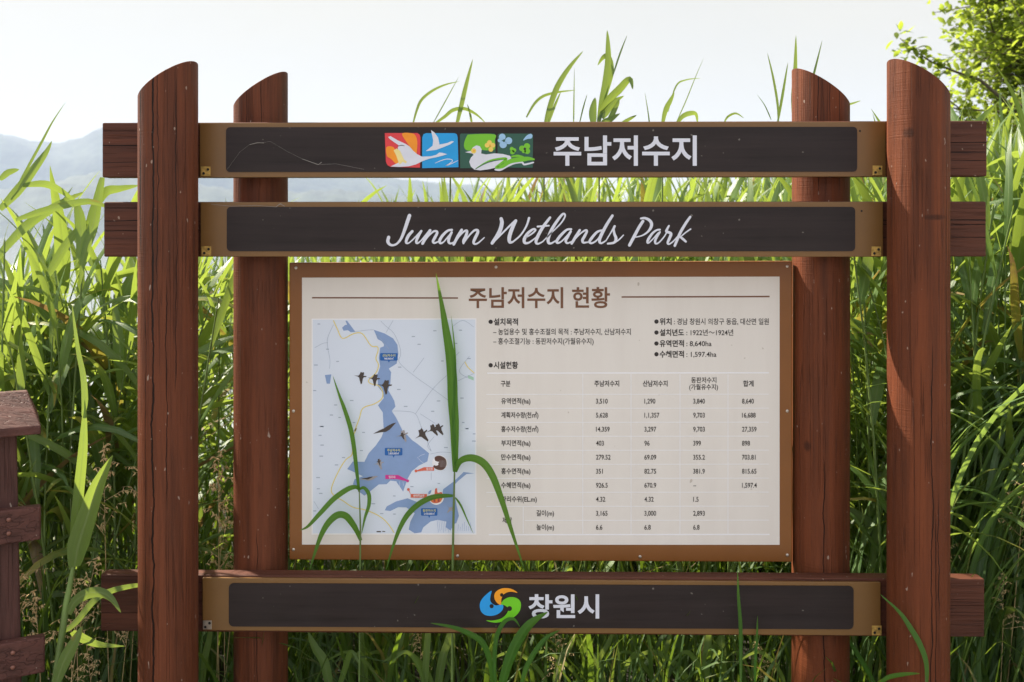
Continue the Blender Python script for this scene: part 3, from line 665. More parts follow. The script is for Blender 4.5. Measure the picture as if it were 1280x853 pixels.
flag([(742,488),(855,488),(855,514),(742,514),(742,492),(724,460),(730,456)], 'call_red', '생태학습관', 523.5, 621.2, (726,457))
def wild(f, dx, dy, s, ang=0, mi='bird', lay=5):
    c, sn = math.cos(ang), math.sin(ang)
    mc.flat([(dx+(x*c-y*sn)*s, dy+(x*sn+y*c)*s) for x, y in f], ml(lay), IX[mi])
FLY = [(-1.25,-.2),(-.5,-.22),(-.3,-.45),(-.12,-.95),(.12,-.85),(.45,-.95),(.5,-.6),(.42,-.3),(1.0,-.3),(.9,-.12),(.5,-.05),(.35,.3),(.3,1.1),(.1,1.25),(-.15,.6),(-.3,.1),(-.6,-.08)]
OLD = [(-1.3,.05),(-.5,-.08),(-.1,-.25),(-.15,-.9),(.2,-.6),(.6,-.95),(.45,-.25),(.9,-.08),(1.15,0),(.9,.12),(.45,.2),(.35,.7),(.3,1.1),(0,.9),(-.15,.35),(-.5,.1)]
GLIDE = [(-1.9,.75),(-.9,.2),(-.2,-.1),(.4,-.5),(1.2,-.9),(1.7,-1.0),(1.3,-.55),(.7,.1),(.1,.45),(-.6,.5)]
wild(FLY, *A(396,455), 7.0, .1); wild(FLY, *A(490,470), 7.0, .1); wild(FLY, *A(566,518), 8.4, .05)
wild(GLIDE, *B(565,36), 8.0, .0); wild(FLY, *B(690,82), 7.0, -.3, 'bird_grey'); wild([(x*.6-.1, y*.6) for x, y in FLY], *B(688,82), 7.0, -.3, 'bird', 6)
wild(FLY, *B(825,78), 8.4, -.6); wild(FLY, *B(900,42), 7.2, -.5); wild(FLY, *B(938,38), 7.2, -.5, lay=5.3)
wild(FLY, *B(525,280), 6.0, -.2, 'bird_grey'); wild([(x*.5, y*.7-.2) for x, y in FLY], *B(522,272), 6.0, -.2, 'bird', 6)
wild(GLIDE, *B(450,380), 6.2, .3, 'bird_grey'); wild([(x*.6, y*.6) for x, y in GLIDE], *B(440,378), 6.2, .3, 'bird', 6); wild(FLY, *B(1015,595), 4.4, .8, 'bird_grey')
mc.disc(B(945,272), 9.6, ml(4.6), IX['rule_ink'], 24); mc.flat(smoothp(Bs([(910,232),(945,222),(985,245),(990,290),(965,320),(925,318),(898,295),(925,280),(940,265),(915,260)]), 3), ml(6), IX['house'])
mc.flat(smoothp(Bs([(905,262),(925,262),(935,285),(912,290)]), 3), ml(6.5), IX['rule_ink'])
for q in range(5): mc.ribbon(Bs([(945+q*9, 255), (948+q*9, 300)]), [.35], ml(6.8), IX['bird_grey'], n=1)
mc.disc(B(920,510), 9.6, ml(4.6), IX['rule_ink'], 24); mc.flat(smoothp(Bs([(880,505),(905,500),(912,455),(925,450),(930,480),(958,475),(966,510),(945,545),(905,552),(880,535)]), 3), ml(6), IX['call_red'])
for q in range(5): mc.ribbon(Bs([(890+q*16, 508), (892+q*15, 540)]), [.8], ml(6.5), IX['house' if q % 2 else 'emblem_orange'], n=1)
mc.flat(smoothp(Bs([(868,470),(885,462),(880,485),(866,488)]), 3), ml(6), IX['pale'] if 'pale' in IX else IX['map_water'])
mc.build('map_pictures', [M[n] for n in names], frm)

# ------------------------------------------------------------------ capped wooden post at the left edge
YC = 2.38
M['bolt'] = simple('painted_bolt', (.20, .085, .06), .4, var=.2, scale=80)
mC = wood('old_post_timber', (.085, .036, .030), 'Z', [(.02, 0, 1.2, .0005, .02)], seed=12.5)
mCx = wood('old_rail_timber', (.092, .038, .031), 'X', [], seed=15.0)
yaw = R(28); cxv = Vector((math.cos(yaw), math.sin(yaw), 0)); cyv = Vector((-math.sin(yaw), math.cos(yaw), 0))
HW = .11
edge = at(21, 545, YC); org = edge-cxv*HW; org.z = 0
cp = thing('capped_post', org, 'dark brown square wooden post with sloping cap and two bolted cross boards', 'wooden post')
def lc(x, y, z): return org+cxv*x+cyv*y+Vector((0, 0, z))
def zpx(py, x, y): return EYE-(py-CY)/FPX*lc(x, y, 0).y
zt = zpx(549, HW, 0); lean = .020
def hexa(lo, hi, fs=[(0,3,2,1),(4,5,6,7),(0,1,5,4),(1,2,6,5),(2,3,7,6),(3,0,4,7)]): return lo+hi, fs
MB().add(*hexa([lc(-HW+lean, 0, -.03), lc(HW+lean, 0, -.03), lc(HW+lean, .13, -.03), lc(-HW+lean, .13, -.03)], [lc(-HW, 0, zt+.012), lc(HW, 0, zt+.012), lc(HW, .13, zt+.012), lc(-HW, .13, zt+.012)])).build('shaft', mC, cp, bevel=.004)
ex = HW+.052; rx = HW+.024; zb = zpx(543, ex, -.05); ze = zpx(533, ex, -.05); zr = zpx(488, rx, .065)
MB().add([lc(-ex, -.05, zb), lc(ex, -.05, zb), lc(ex, .18, zb), lc(-ex, .18, zb), lc(-ex, -.05, ze), lc(ex, -.05, ze), lc(ex, .18, ze), lc(-ex, .18, ze), lc(-rx, .055, zr), lc(rx, .055, zr), lc(rx, .075, zr), lc(-rx, .075, zr)],
        [(0,3,2,1),(0,1,5,4),(1,2,6,5),(2,3,7,6),(3,0,4,7),(4,5,9,8),(5,6,10,9),(6,7,11,10),(7,4,8,11),(8,9,10,11)]).build('sloping_cap', mCx, cp, bevel=.003)
for (ya, yb, xe, so) in ((633, 675, HW+.053, .004), (796, 841, HW+.062, .013)):
    za, zb_ = zpx(ya, xe, -.03), zpx(yb, xe, -.03)
    bd = MB().add(*hexa([lc(-xe, -.03, zb_), lc(xe, -.03, zb_), lc(xe, -.001, zb_), lc(-xe, -.001, zb_)], [lc(-xe, -.03, za), lc(xe, -.03, za), lc(xe, -.001, za), lc(-xe, -.001, za)])).build('cross_board', mCx, cp, origin=lc(0, -.03, (za+zb_)/2), bevel=.004)
    for f in (.28, .68):
        c = lc(HW-.022+so, -.0305, za+(zb_-za)*f); b_ = MB(); b_.tube([c, c-cyv*.003, c-cyv*.0048], [.0055, .005, .002], 0, 12); b_.build('bolt', M['bolt'], bd, smooth=True)

# ------------------------------------------------------------------ plants
def leaf_arrays(base, az, a0, L, W, bend, twist=0.0, segs=9, fold=.16, rnd=.5, yel=0.0, broad=.3, wave=0.0, bpow=1.4):
    """one grass blade: a folded strip of 3 x (segs+1) points"""
    s = np.linspace(0, 1, segs+1); ang = a0+bend*s**bpow; dl = L/segs
    h = np.array((math.sin(az), math.cos(az), 0.0)); up = np.array((0, 0, 1.0)); side = np.array((math.cos(az), -math.sin(az), 0.0))
    ca = np.cos(ang)[:, None]; sa = np.sin(ang)[:, None]
    t = h*sa+up*ca
    p = np.vstack([np.zeros(3), np.cumsum((t[:-1]+t[1:])/2*dl, 0)])+np.array(base)
    if wave: p = p+side*(wave*L*np.sin(s*5+rnd*9)*s)[:, None]
    n = np.cross(side[None, :], t)
    tw = twist*s
    sd = side*np.cos(tw)[:, None]+n*np.sin(tw)[:, None]; nn = np.cross(sd, t)
    w = W/2*np.minimum(1, .42+s/broad*.58)*np.clip(1-s**2.6, 0, 1)**.9
    w[-1] = W*.012
    l = p+sd*w[:, None]; r = p-sd*w[:, None]; c = p+nn*(fold*w)[:, None]
    V = np.stack([l, c, r], 1).reshape(-1, 3)
    D = np.stack([np.full(segs*3+3, rnd), np.repeat(s, 3), np.tile((0.0, .5, 1.0), segs+1), np.full(segs*3+3, yel)], 1)
    i = np.arange(segs)[:, None]*3
    Fq = np.concatenate([i+np.array((0, 3, 4, 1)), i+np.array((1, 4, 5, 2))], 0)
    return V, Fq, D

def stem_arrays(pts, rs, n=5, rnd=.5):
    P = [Vector(p) for p in pts]; V = []
    for i, p in enumerate(P):
        t = (P[min(i+1, len(P)-1)]-P[max(i-1, 0)]).normalized(); u = t.cross(Vector((0.3, 1, 0.1))).normalized(); w = t.cross(u)
        for k in range(n): V.append(p+(u*math.cos(2*math.pi*k/n)+w*math.sin(2*math.pi*k/n))*rs[i])
    Fq = [(i*n+k, i*n+(k+1) % n, (i+1)*n+(k+1) % n, (i+1)*n+k) for i in range(len(P)-1) for k in range(n)]
    V = np.array([tuple(v) for v in V]); D = np.tile((rnd, .2, .2, 0.0), (len(V), 1))
    return V, np.array(Fq), D

def mesh_from(arrs, name, mat):
    nv = 0; Vs = []; Fs = []; Ds = []
    for V, Fq, D in arrs: Vs.append(V); Fs.append(Fq+nv); Ds.append(D); nv += len(V)
    V = np.concatenate(Vs); Fq = np.concatenate(Fs).astype(np.int32); D = np.concatenate(Ds)
    me = bpy.data.meshes.new(name); me.vertices.add(len(V)); me.vertices.foreach_set('co', V.astype(np.float32).ravel())
    me.loops.add(len(Fq)*4); me.loops.foreach_set('vertex_index', Fq.ravel()); me.polygons.add(len(Fq))
    me.polygons.foreach_set('loop_start', np.arange(len(Fq), dtype=np.int32)*4)
    at_ = me.attributes.new('leafdata', 'FLOAT_COLOR', 'POINT'); at_.data.foreach_set('color', D.astype(np.float32).ravel())
    me.polygons.foreach_set('use_smooth', np.ones(len(Fq), bool)); me.update(calc_edges=True); me.validate()
    me.materials.append(mat); return me

def mobj(me, parent=None, loc=(0, 0, 0)):
    o = bpy.data.objects.new(me.name, me); o.location = loc; return link(o, parent)

def reed_parts(H, rg, nl=8, dry=.1, low=.22, Ls=1.0, Wd=1.0):
    """stem points and leaves of one reed of height H standing at the origin"""
    az = rg.uniform(0, 6.28); lx, ly = rg.normal(0, .05), rg.normal(0, .05)
    pt = lambda t: np.array((lx*H*t*t, ly*H*t*t, H*.86*t))
    stem = stem_arrays([pt(t) for t in (0, .2, .4, .6, .8, 1)], [.0042, .0042, .004, .0036, .003, .002], 5, rg.uniform(0, 1))
    leaves = []
    for i in range(nl):
        t = low+(1-low)*(i+rg.uniform(0, .6))/nl
        az += math.pi+rg.normal(0, .5)
        if i >= nl-2: a0, bd, L = rg.uniform(.05, .3), rg.uniform(.1, .9), rg.uniform(.28, .45)
        else: a0, bd, L = rg.uniform(.25, .75), rg.uniform(.5, 2.0), rg.uniform(.36, .68)
        y = dry*max(0, rg.normal(.6, .5)) + (.35 if t < .4 and rg.uniform() < .4 else 0) + (1.1 if rg.uniform() < .035 else 0)
        leaves.append(leaf_arrays(pt(t), az, a0, L*Ls, rg.uniform(.016, .036)*Wd, bd, rg.normal(0, .9), 9, .16, rg.uniform(0, 1), y, .25, .02))
    return stem, leaves

# heights of the reed bed's top, by photo column
TX = [-250, -100, 0, 60, 120, 200, 300, 420, 520, 620, 700, 900, 1000, 1100, 1180, 1230, 1280, 1400, 1600]
TY = [290, 285, 285, 290, 284, 275, 262, 252, 228, 204, 192, 190, 182, 170, 142, 118, 100, 92, 90]
def bed_height(x, Y):
    px = CX+x/Y*FPX
    return EYE+(CY-np.interp(px, TX, TY))/FPX*Y, px

protos = []
for k in range(20):
    rg = np.random.default_rng(100+k); H = 1.5+.06*(k % 14)
    root = bpy.data.objects.new('reed', None); root.empty_display_size = .05
    st, lv = reed_parts(H, rg, 8+(k % 3), .25 if k % 4 == 0 else .05, .18) if k < 14 else reed_parts(H, rg, 9, .35, .35, 1.1, 1.45)
    protos.append((H, mesh_from([st], 'stem', M['stem']), [mesh_from([l], 'leaf', M['reed']) for l in lv]))
def pokes(w): return bool(np.any((w[:, 1] < 2.80) & (np.abs(w[:, 0]) < 1.20) & (w[:, 2] > .55)))   # a leaf that would grow into the sign
def place_reed(k, loc, h, rz, label, group, tilt=(0, 0)):
    H, sm, lm = protos[k]
    root = thing('reed', loc, label, 'reed', group); root.rotation_euler = (tilt[0], tilt[1], rz); s = h/H; root.scale = (s, s, s)
    mobj(sm, root)
    mw = Matrix.Translation(loc)@root.rotation_euler.to_matrix().to_4x4()@Matrix.Scale(s, 4)
    for l in lm:
        co = np.empty(len(l.vertices)*3, np.float32); l.vertices.foreach_get('co', co); m4 = np.array(mw); w = co.reshape(-1, 3)@m4[:3, :3].T+m4[:3, 3]
        if pokes(w): continue
        mobj(l, root)
    return root

rg = np.random.default_rng(21)
spots = []
while len(spots) < 2000:
    Y = 2.98+5.2*rg.uniform()**1.25; x = rg.uniform(-.78, .78)*Y
    top, px = bed_height(x, Y)
    # less dense to the left, where the lake shows through
    if px < 190 and Y > 3.6 and rg.uniform() < .78: continue
    if px < 620 and px > 190 and Y > 5.0 and rg.uniform() < .35: continue
    drop = abs(rg.normal(0, 1))*(.20 if px < 300 else .13)*Y/4+rg.uniform(0, .06)
    h = top-drop+(rg.uniform(.02, .10) if rg.uniform() < .08 else 0)
    if h < .5: continue
    spots.append((Y, x, h))
# reeds are thinned out behind the sign and at left to let sunlight through
spots = [s for s in spots if not (s[0] < 3.12 and abs(s[1]) < 1.05) and not (s[0] < 4.5 and abs(s[1]) < 1.0 and rg.uniform() < .85) and not (s[1] < -1 and rg.uniform() < .30)]
for i in range(300):
    Y = rg.uniform(4.5, 6.6); px_ = rg.uniform(540, 1130); x = (px_-CX)/FPX*Y
    spots.append((Y, x, bed_height(x, Y)[0]-abs(rg.normal(0, .14))))
spots.sort()
N_IND = 230
GREED = 'tall green reed with arching blade leaves in the dense stand behind the sign'
for (Y, x, h) in spots[:N_IND]:
    px_ = CX+x/Y*FPX
    place_reed(int(rg.integers(14, 20)) if (px_ < 190 and rg.uniform() < .7) or rg.uniform() < .15 else int(rg.integers(0, 14)), (x, Y, -.02), h+.04, rg.uniform(0, 6.28), GREED, 'reeds in the stand behind the sign', (rg.normal(0, .06), rg.normal(.02, .07)))
rg3 = np.random.default_rng(91)
for i in range(26):
    Y = rg3.uniform(2.85, 3.7); px_ = rg3.uniform(-90, 185); yt = rg3.uniform(215, 300)
    c = at(px_, yt, Y); place_reed(int(rg3.integers(14, 20)), (c.x, Y, -.02), c.z+.02, rg3.uniform(0, 6.28), GREED, 'reeds in the stand behind the sign', (rg3.normal(0, .08), rg3.normal(.10, .10)))
arr = []; sarr = []
def placed(a, M4):
    V, Fq, D = a; return V@M4[:3, :3].T+M4[:3, 3], Fq, D
for i, (Y, x, h) in enumerate(spots[N_IND:]):
    r2 = np.random.default_rng(5000+i)
    st, lv = reed_parts(1.7, r2, 7 if Y > 5 else 8, .3 if r2.uniform() < .25 else .05, .2)
    z0 = -.02 if Y < 7 else -3.2*min(1, (Y-7)/9.0)**.9
    hh = h-z0
    m4 = np.array(Matrix.Translation((x, Y, z0))@Matrix.Rotation(r2.normal(.02, .09), 4, 'Y')@Matrix.Rotation(r2.normal(0, .07), 4, 'X')@Matrix.Rotation(r2.uniform(0, 6.28), 4, 'Z')@Matrix.Scale(hh/1.7, 4))
    sarr.append(placed(st, m4)); arr += [q for q in (placed(l, m4) for l in lv) if not pokes(q[0])]
o = mobj(mesh_from(arr+sarr, 'reed_bed', M['reed'])); tag(o, 'dense mass of green reeds growing down the bank to the lake', 'reeds', kind='stuff')

# low grass under and behind the sign
arr = []
rg = np.random.default_rng(33)
for i in range(3000):
    Y = 2.15+2.2*rg.uniform()**1.1; x = rg.uniform(-.72, .72)*Y
    if Y < 2.62: 
        L = rg.uniform(.12, .42)
        if rg.uniform() < .35: continue
    else: L = rg.uniform(.3, .85)
    if Y > 2.5 and Y < 2.8 and abs(x) < 1.35: L *= .75
    arr.append(leaf_arrays((x, Y, -.02), rg.uniform(0, 6.28), abs(rg.normal(.12, .14)), L, rg.uniform(.004, .016), abs(rg.normal(.7, .5)), rg.normal(0, .6), 6, .15, rg.uniform(0, 1), max(0, rg.normal(.1, .35)), .25, .03, 1.8))
for i in range(1500):
    Y = 2.78+1.9*rg.uniform(); x = rg.uniform(-.62, .62)*Y
    arr.append(leaf_arrays((x, Y, -.02), rg.uniform(0, 6.28), abs(rg.normal(.15, .18)), rg.uniform(.4, .85), rg.uniform(.010, .024), abs(rg.normal(.9, .6)), rg.normal(0, .7), 7, .18, rg.uniform(0, 1), max(0, rg.normal(.05, .3)), .25, .03, 1.8))
tag(mobj(mesh_from(arr, 'low_grass', M['under'])), 'low dark green grass growing under and behind the sign', 'grass', kind='stuff')

# arching silver grass at the right
rg = np.random.default_rng(44)
CLUMPS = [(1.30, 2.86, 1), (1.42, 2.98, 1), (1.22, 3.0, 1), (1.55, 2.85, 0), (1.75, 3.05, 0), (1.62, 3.2, 0), (1.95, 2.95, 0), (1.08, 3.05, 1), (1.36, 3.15, 1)]
for ci, (cx_, cy_, side) in enumerate(CLUMPS):
    root = thing('silver_grass', (cx_, cy_, -.02), 'arching pale-ribbed silver grass clump in the bank right of the sign', 'grass clump', 'silver grass clumps at the right of the sign')
    for j in range(17):
        az = rg.normal(1.5, .7) if side else rg.uniform(0, 6.28)
        a = leaf_arrays((rg.normal(0, .05), rg.normal(0, .05), 0), az, abs(rg.normal(.12, .08)), rg.uniform(1.15, 1.9), rg.uniform(.020, .026), rg.uniform(1.2, 2.5), rg.normal(0, .5), 16, .18, rg.uniform(0, 1), max(0, rg.normal(-.1, .2)), .3, .015, 2.8)
        if pokes(a[0]+np.array((cx_, cy_, -.02))): continue
        mobj(mesh_from([a], 'leaf', M['silver']), root)

# dry seed heads
rg = np.random.default_rng(55)
def panicle(H, rg):
    mb = MB(); mb2 = MB()
    lx = rg.normal(0, .12); ly = rg.normal(0, .08)
    pt = lambda t: Vector((lx*t*t*H, ly*t*t*H, H*t))
    mb.tube([pt(t) for t in (0, .25, .5, .75, 1)], [.0012, .0011, .001, .0008, .0004], 0, 4)
    for i in range(19):
        t = .72+.28*i/19; b = pt(t); az = rg.uniform(0, 6.28); L = .085*(1.15-(t-.72)/.28)*rg.uniform(.6, 1.2)
        d = Vector((math.sin(az)*.75, math.cos(az)*.75, rg.uniform(.2, .8))).normalized()
        e = b+d*L*.6+Vector((0, 0, 0)); f = b+d*L+Vector((0, 0, -.25*L)); mb2.tube([b, e, f], [.0005, .0004, .0003], 0, 3)
        for q in range(5):
            c = b+(e-b)*(.5+.2*q) if q < 3 else e+(f-e)*(.4*(q-2)); s = Vector((rg.normal(0, 1), rg.normal(0, 1), -.6)).normalized()
            mb2.tube([c, c+s*.005, c+s*.011], [.0004, .0017, .0003], 0, 4)
    return mb, mb2
pp = []
for k in range(5):
    a, b = panicle(.6, np.random.default_rng(300+k)); st = a.build('stalk', M['drystalk']); sd = b.build('seed_head', M['drystalk'])
    pp.append((st.data, sd.data)); bpy.data.objects.remove(st); bpy.data.objects.remove(sd)
PS = [(30, 690, 2.62), (55, 660, 2.7), (78, 700, 2.66), (95, 735, 2.6), (120, 690, 2.75), (45, 740, 2.6), (150, 740, 2.72), (66, 620, 2.8), (140, 560, 2.85), (160, 530, 2.9), (255, 600, 2.85), (268, 560, 2.9), (280, 630, 2.88), (262, 660, 2.8), (275, 520, 2.95), (285, 700, 2.85),
      (110, 650, 2.68), (20, 640, 2.72), (165, 690, 2.7), (410, 800, 2.8), (520, 790, 2.85), (700, 795, 2.85), (860, 800, 2.85), (1210, 640, 2.9), (1250, 560, 2.95), (1200, 690, 2.85), (135, 800, 2.6), (90, 790, 2.55), (210 - 150, 800, 2.55), (1240, 720, 2.85), (950, 800, 2.9)]
for i, (x, y, Y) in enumerate([q for k_, q in enumerate(PS) if k_ % 3 != 1]):
    c = at(x, y, Y); h = max(.25, c.z)
    root = thing('dry_grass_stalk', (c.x, Y, -.01), 'thin straw-coloured grass stalk with a feathery seed head among green grass', 'dry grass', 'dry seed heads in the grass'); root.rotation_euler = (0, rg.normal(0, .08), rg.uniform(0, 6.28))
    s = (h+.02)/.6; root.scale = (max(.8, min(1.2, s)), max(.8, min(1.2, s)), s)
    mobj(pp[i % 5][0], root).name = 'stalk'; mobj(pp[i % 5][1], root).name = 'seed_head'

# single reeds and blades one can point at: ribs given in photo pixels, each with its own distance
def rib_leaf(pts, W, Y0, Y1, rnd=.5, yel=0.0, prof='mid', tilt=0.0, n=5, fold=.15, facing=1.0):
    """a blade along a rib; W full width in metres at its widest; it leans from distance Y0 to Y1"""
    P, _ = catmull(pts, None, n); m = len(P); s = np.linspace(0, 1, m)
    p = np.array([tuple(at(q[0], q[1], Y0+(Y1-Y0)*t)) for q, t in zip(P, s)])
    t = np.gradient(p, axis=0); t /= np.linalg.norm(t, axis=1)[:, None]
    view = np.array((0, -1.0, 0)); sd = np.cross(t, view); sd /= np.linalg.norm(sd, axis=1)[:, None]
    nn = np.cross(sd, t); a = tilt*np.ones(m); sd2 = sd*np.cos(a)[:, None]+nn*np.sin(a)[:, None]; n2 = np.cross(sd2, t)
    if prof == 'mid': w = W/2*np.clip(np.sin(np.pi*np.clip(.12+s*.88, 0, 1))**.8, .0, 1)
    elif prof == 'low': w = W/2*np.minimum(1, .5+s*2.5)*np.clip(1-s**2.2, 0, 1)
    else: w = W/2*np.minimum(1, .7+s)*np.clip(1-s**4, 0, 1)
    w[-1] = W*.01
    V = np.stack([p+sd2*w[:, None], p+n2*(fold*w)[:, None], p-sd2*w[:, None]], 1).reshape(-1, 3)
    D = np.stack([np.full(m*3, rnd), np.repeat(s, 3), np.tile((0.0, .5, 1.0), m), np.full(m*3, yel)], 1)
    i = np.arange(m-1)[:, None]*3
    return V, np.concatenate([i+np.array((0, 3, 4, 1)), i+np.array((1, 4, 5, 2))], 0), D
def special(name, label, cat, stem, leaves, mat='reed', group=None):
    """stem: (pixel points, radius, distance); leaves: rib_leaf argument tuples"""
    pts, r, Y = stem
    P = [at(x, y, Y) for x, y in pts]; b = P[0].copy(); z = min(b.z, -.02); base = Vector((b.x, Y, z))
    root = thing(name, base, label, cat, group); off = np.array(tuple(base))
    if b.z > 0: P = [Vector((b.x+.01, Y, -.02))]+P
    if r: 
        sa = stem_arrays(P, [r]*(len(P)-1)+[r*.6], 7); mobj(mesh_from([(sa[0]-off, sa[1], sa[2])], 'stem', M['stem']), root)
    for kw in leaves:
        V, Fq, D = rib_leaf(**kw); mobj(mesh_from([(V-off, Fq, D)], 'leaf', M[mat]), root)
    return root
L = lambda pts, W, Y0, Y1, **k: dict(pts=pts, W=W, Y0=Y0, Y1=Y1, **k)
special('reed', 'single tall reed rising in front of the map with an upright blade reaching the heading', 'reed', ([(565, 853), (565.5, 720), (567, 640), (568.5, 575)], .0034, 2.645),
    [L([(569, 590), (568.5, 560), (568, 530), (566, 500), (565, 470), (562, 440), (557, 410), (552, 380), (545, 342)], .028, 2.648, 2.634, rnd=.35, yel=.16, prof='mid', fold=.3),
     L([(569, 585), (567, 520), (569, 450), (564, 395)], .010, 2.643, 2.64, rnd=.6, prof='low'),
     L([(569, 590), (575, 577), (588, 572.5), (603, 578), (615, 594), (626, 622), (640, 665), (656, 714)], .021, 2.64, 2.59, rnd=.3, yel=.16, prof='mid'),
     L([(566, 620), (555, 620), (540, 622), (524, 630), (510, 643), (500, 660), (491, 684), (482, 715)], .0155, 2.645, 2.62, rnd=.25, yel=.16, prof='mid'),
     L([(569, 622), (576, 632), (584, 650), (592, 668)], .006, 2.648, 2.66, rnd=.25, prof='low')], 'fresh')
special('reed', 'shorter slender reed in front of the lower left of the map with drooping leaves', 'reed', ([(449, 853), (450, 720), (450.5, 660), (449, 612)], .0026, 2.64),
    [L([(449, 615), (446, 590), (442, 556), (438, 535), (430, 510), (424, 494), (416, 470)], .0125, 2.64, 2.655, rnd=.25, yel=.16, prof='mid'),
     L([(449, 612), (444, 609), (434, 612), (417, 624), (400, 642), (385, 658), (375, 663)], .0145, 2.64, 2.60, rnd=.2, yel=.16, prof='mid'),
     L([(449, 612), (455, 610), (461, 618), (461, 632), (456, 648), (452, 668)], .011, 2.64, 2.62, rnd=.3, yel=.16, prof='mid'),
     L([(451, 676), (446, 664), (440, 654), (432, 645), (422, 644), (411, 653), (402, 668), (394, 690), (386, 716)], .019, 2.64, 2.615, rnd=.25, yel=.16, prof='mid')], 'fresh')
special('reed', 'big pale green reed with wide upright leaves between the capped post and the sign', 'reed', ([(66, 870), (75, 810), (84, 750), (92, 706)], .0082, 2.36),
    [L([(91, 712), (94, 670), (98, 620), (103, 570), (105, 535), (106, 500)], .026, 2.36, 2.38, rnd=.9, yel=.16, prof='full', tilt=-.6),
     L([(104, 520), (106, 500), (104, 470), (98, 440), (93, 405), (90, 380)], .016, 2.38, 2.42, rnd=.95, yel=.2, prof='low', tilt=-.6),
     L([(93, 708), (98, 680), (108, 648), (120, 612), (131, 588), (141, 569)], .052, 2.35, 2.32, rnd=.8, prof='low', fold=.25, tilt=-.5),
     L([(86, 768), (94, 752), (110, 742), (127, 741), (140, 749), (151, 766)], .026, 2.35, 2.33, rnd=.6, prof='mid'),
     L([(68, 860), (80, 828), (92, 805), (103, 783)], .030, 2.34, 2.33, rnd=.9, yel=.34, prof='mid'),
     L([(90, 790), (105, 799), (125, 806), (156, 808)], .026, 2.40, 2.44, rnd=.5, prof='low'),
     L([(80, 790), (95, 778), (125, 745), (170, 732), (200, 735)], .016, 2.42, 2.5, rnd=.7, prof='mid')], 'reed')
special('wild_grass', 'wide curved blade crossing the city name plank from below right of the round emblem', 'grass', ([(630, 853), (630, 840)], .002, 2.535),
    [L([(626, 862), (634, 832), (645, 805), (658, 785), (670, 774), (685, 765)], .028, 2.535, 2.52, rnd=.8, prof='full', fold=.3),
     L([(622, 862), (618, 840), (620, 800), (630, 778), (642, 774), (650, 784)], .012, 2.54, 2.54, rnd=.45, prof='mid'),
     L([(616, 862), (613, 830), (604, 805), (588, 793), (565, 784), (538, 779)], .016, 2.55, 2.52, rnd=.7, prof='mid'),
     L([(650, 862), (660, 830), (680, 800), (700, 788)], .014, 2.55, 2.56, rnd=.5, prof='mid')], 'fresh')
special('wild_grass', 'thin upright blade in front of the right half of the lowest plank', 'grass', ([(926, 853), (926, 800)], .0012, 2.53),
    [L([(926, 860), (926, 820), (925.5, 780), (923, 745), (922, 712)], .010, 2.53, 2.53, rnd=.8, prof='mid'), L([(944, 860), (944, 830), (946, 800), (947, 770)], .008, 2.55, 2.55, rnd=.7, prof='mid')], 'fresh')
special('wild_grass', 'curved thin blade bending over the foot of the rightmost front post', 'grass', ([(1157, 853), (1157, 845)], .0015, 2.40),
    [L([(1158, 862), (1158, 830), (1150, 806), (1138, 785), (1124, 765), (1100, 743)], .014, 2.40, 2.44, rnd=.75, yel=.1, prof='mid'), L([(1095, 862), (1108, 848), (1130, 843), (1150, 842)], .012, 2.39, 2.36, rnd=.9, yel=.25, prof='mid')], 'fresh')
special('wild_grass', 'straight slanting blade between the right pair of posts below the lowest plank', 'grass', ([(1090, 853), (1088, 845)], .0015, 2.66),
    [L([(1098, 866), (1084, 838), (1070, 815), (1056, 792)], .014, 2.66, 2.67, rnd=.6, prof='mid')], 'fresh')
# broad backlit blades under the lowest plank
rg = np.random.default_rng(66)
for i, (x, yt, dx, w, yl) in enumerate([(452, 700, 4, .022, .18), (455, 735, -6, .016, .1), (415, 790, -30, .028, 0), (503, 760, 16, .022, 0), (530, 735, 8, .020, .2), (545, 770, 22, .024, .1), (480, 790, 26, .02, 0), (565, 740, 3, .012, 0),
                                   (880, 770, 8, .026, 0), (905, 775, -4, .026, .05), (940, 770, 6, .014, .1), (870, 790, 34, .03, 0), (760, 800, -40, .02, .1), (690, 790, 30, .022, 0), (735, 780, 36, .018, .1), (250, 770, 16, .02, .1), (985, 800, 20, .02, 0), (1190, 770, 12, .02, 0), (820, 785, 20, .02, 0), (1215, 790, -14, .02, 0)]):
    Yg = 2.70+rg.uniform(0, .25)
    special('grass_tuft', 'broad upright grass blades growing behind the lowest plank', 'grass', ([(x, 870), (x+dx*.2, 850)], .0016, Yg),
        [L([(x, 880), (x+dx*.3, 830), (x+dx*.7, (830+yt)/2), (x+dx, yt)], w, Yg, Yg+.02, rnd=float(rg.uniform(.4, 1)), yel=yl, prof='full'),
         L([(x+2, 880), (x-dx*.5, 840), (x-dx*1.2-12, 815), (x-dx*2-26, 830)], w*.6, Yg, Yg-.05, rnd=float(rg.uniform(.2, .8)), yel=0, prof='mid')], 'reed', 'broad blades behind the lowest plank')
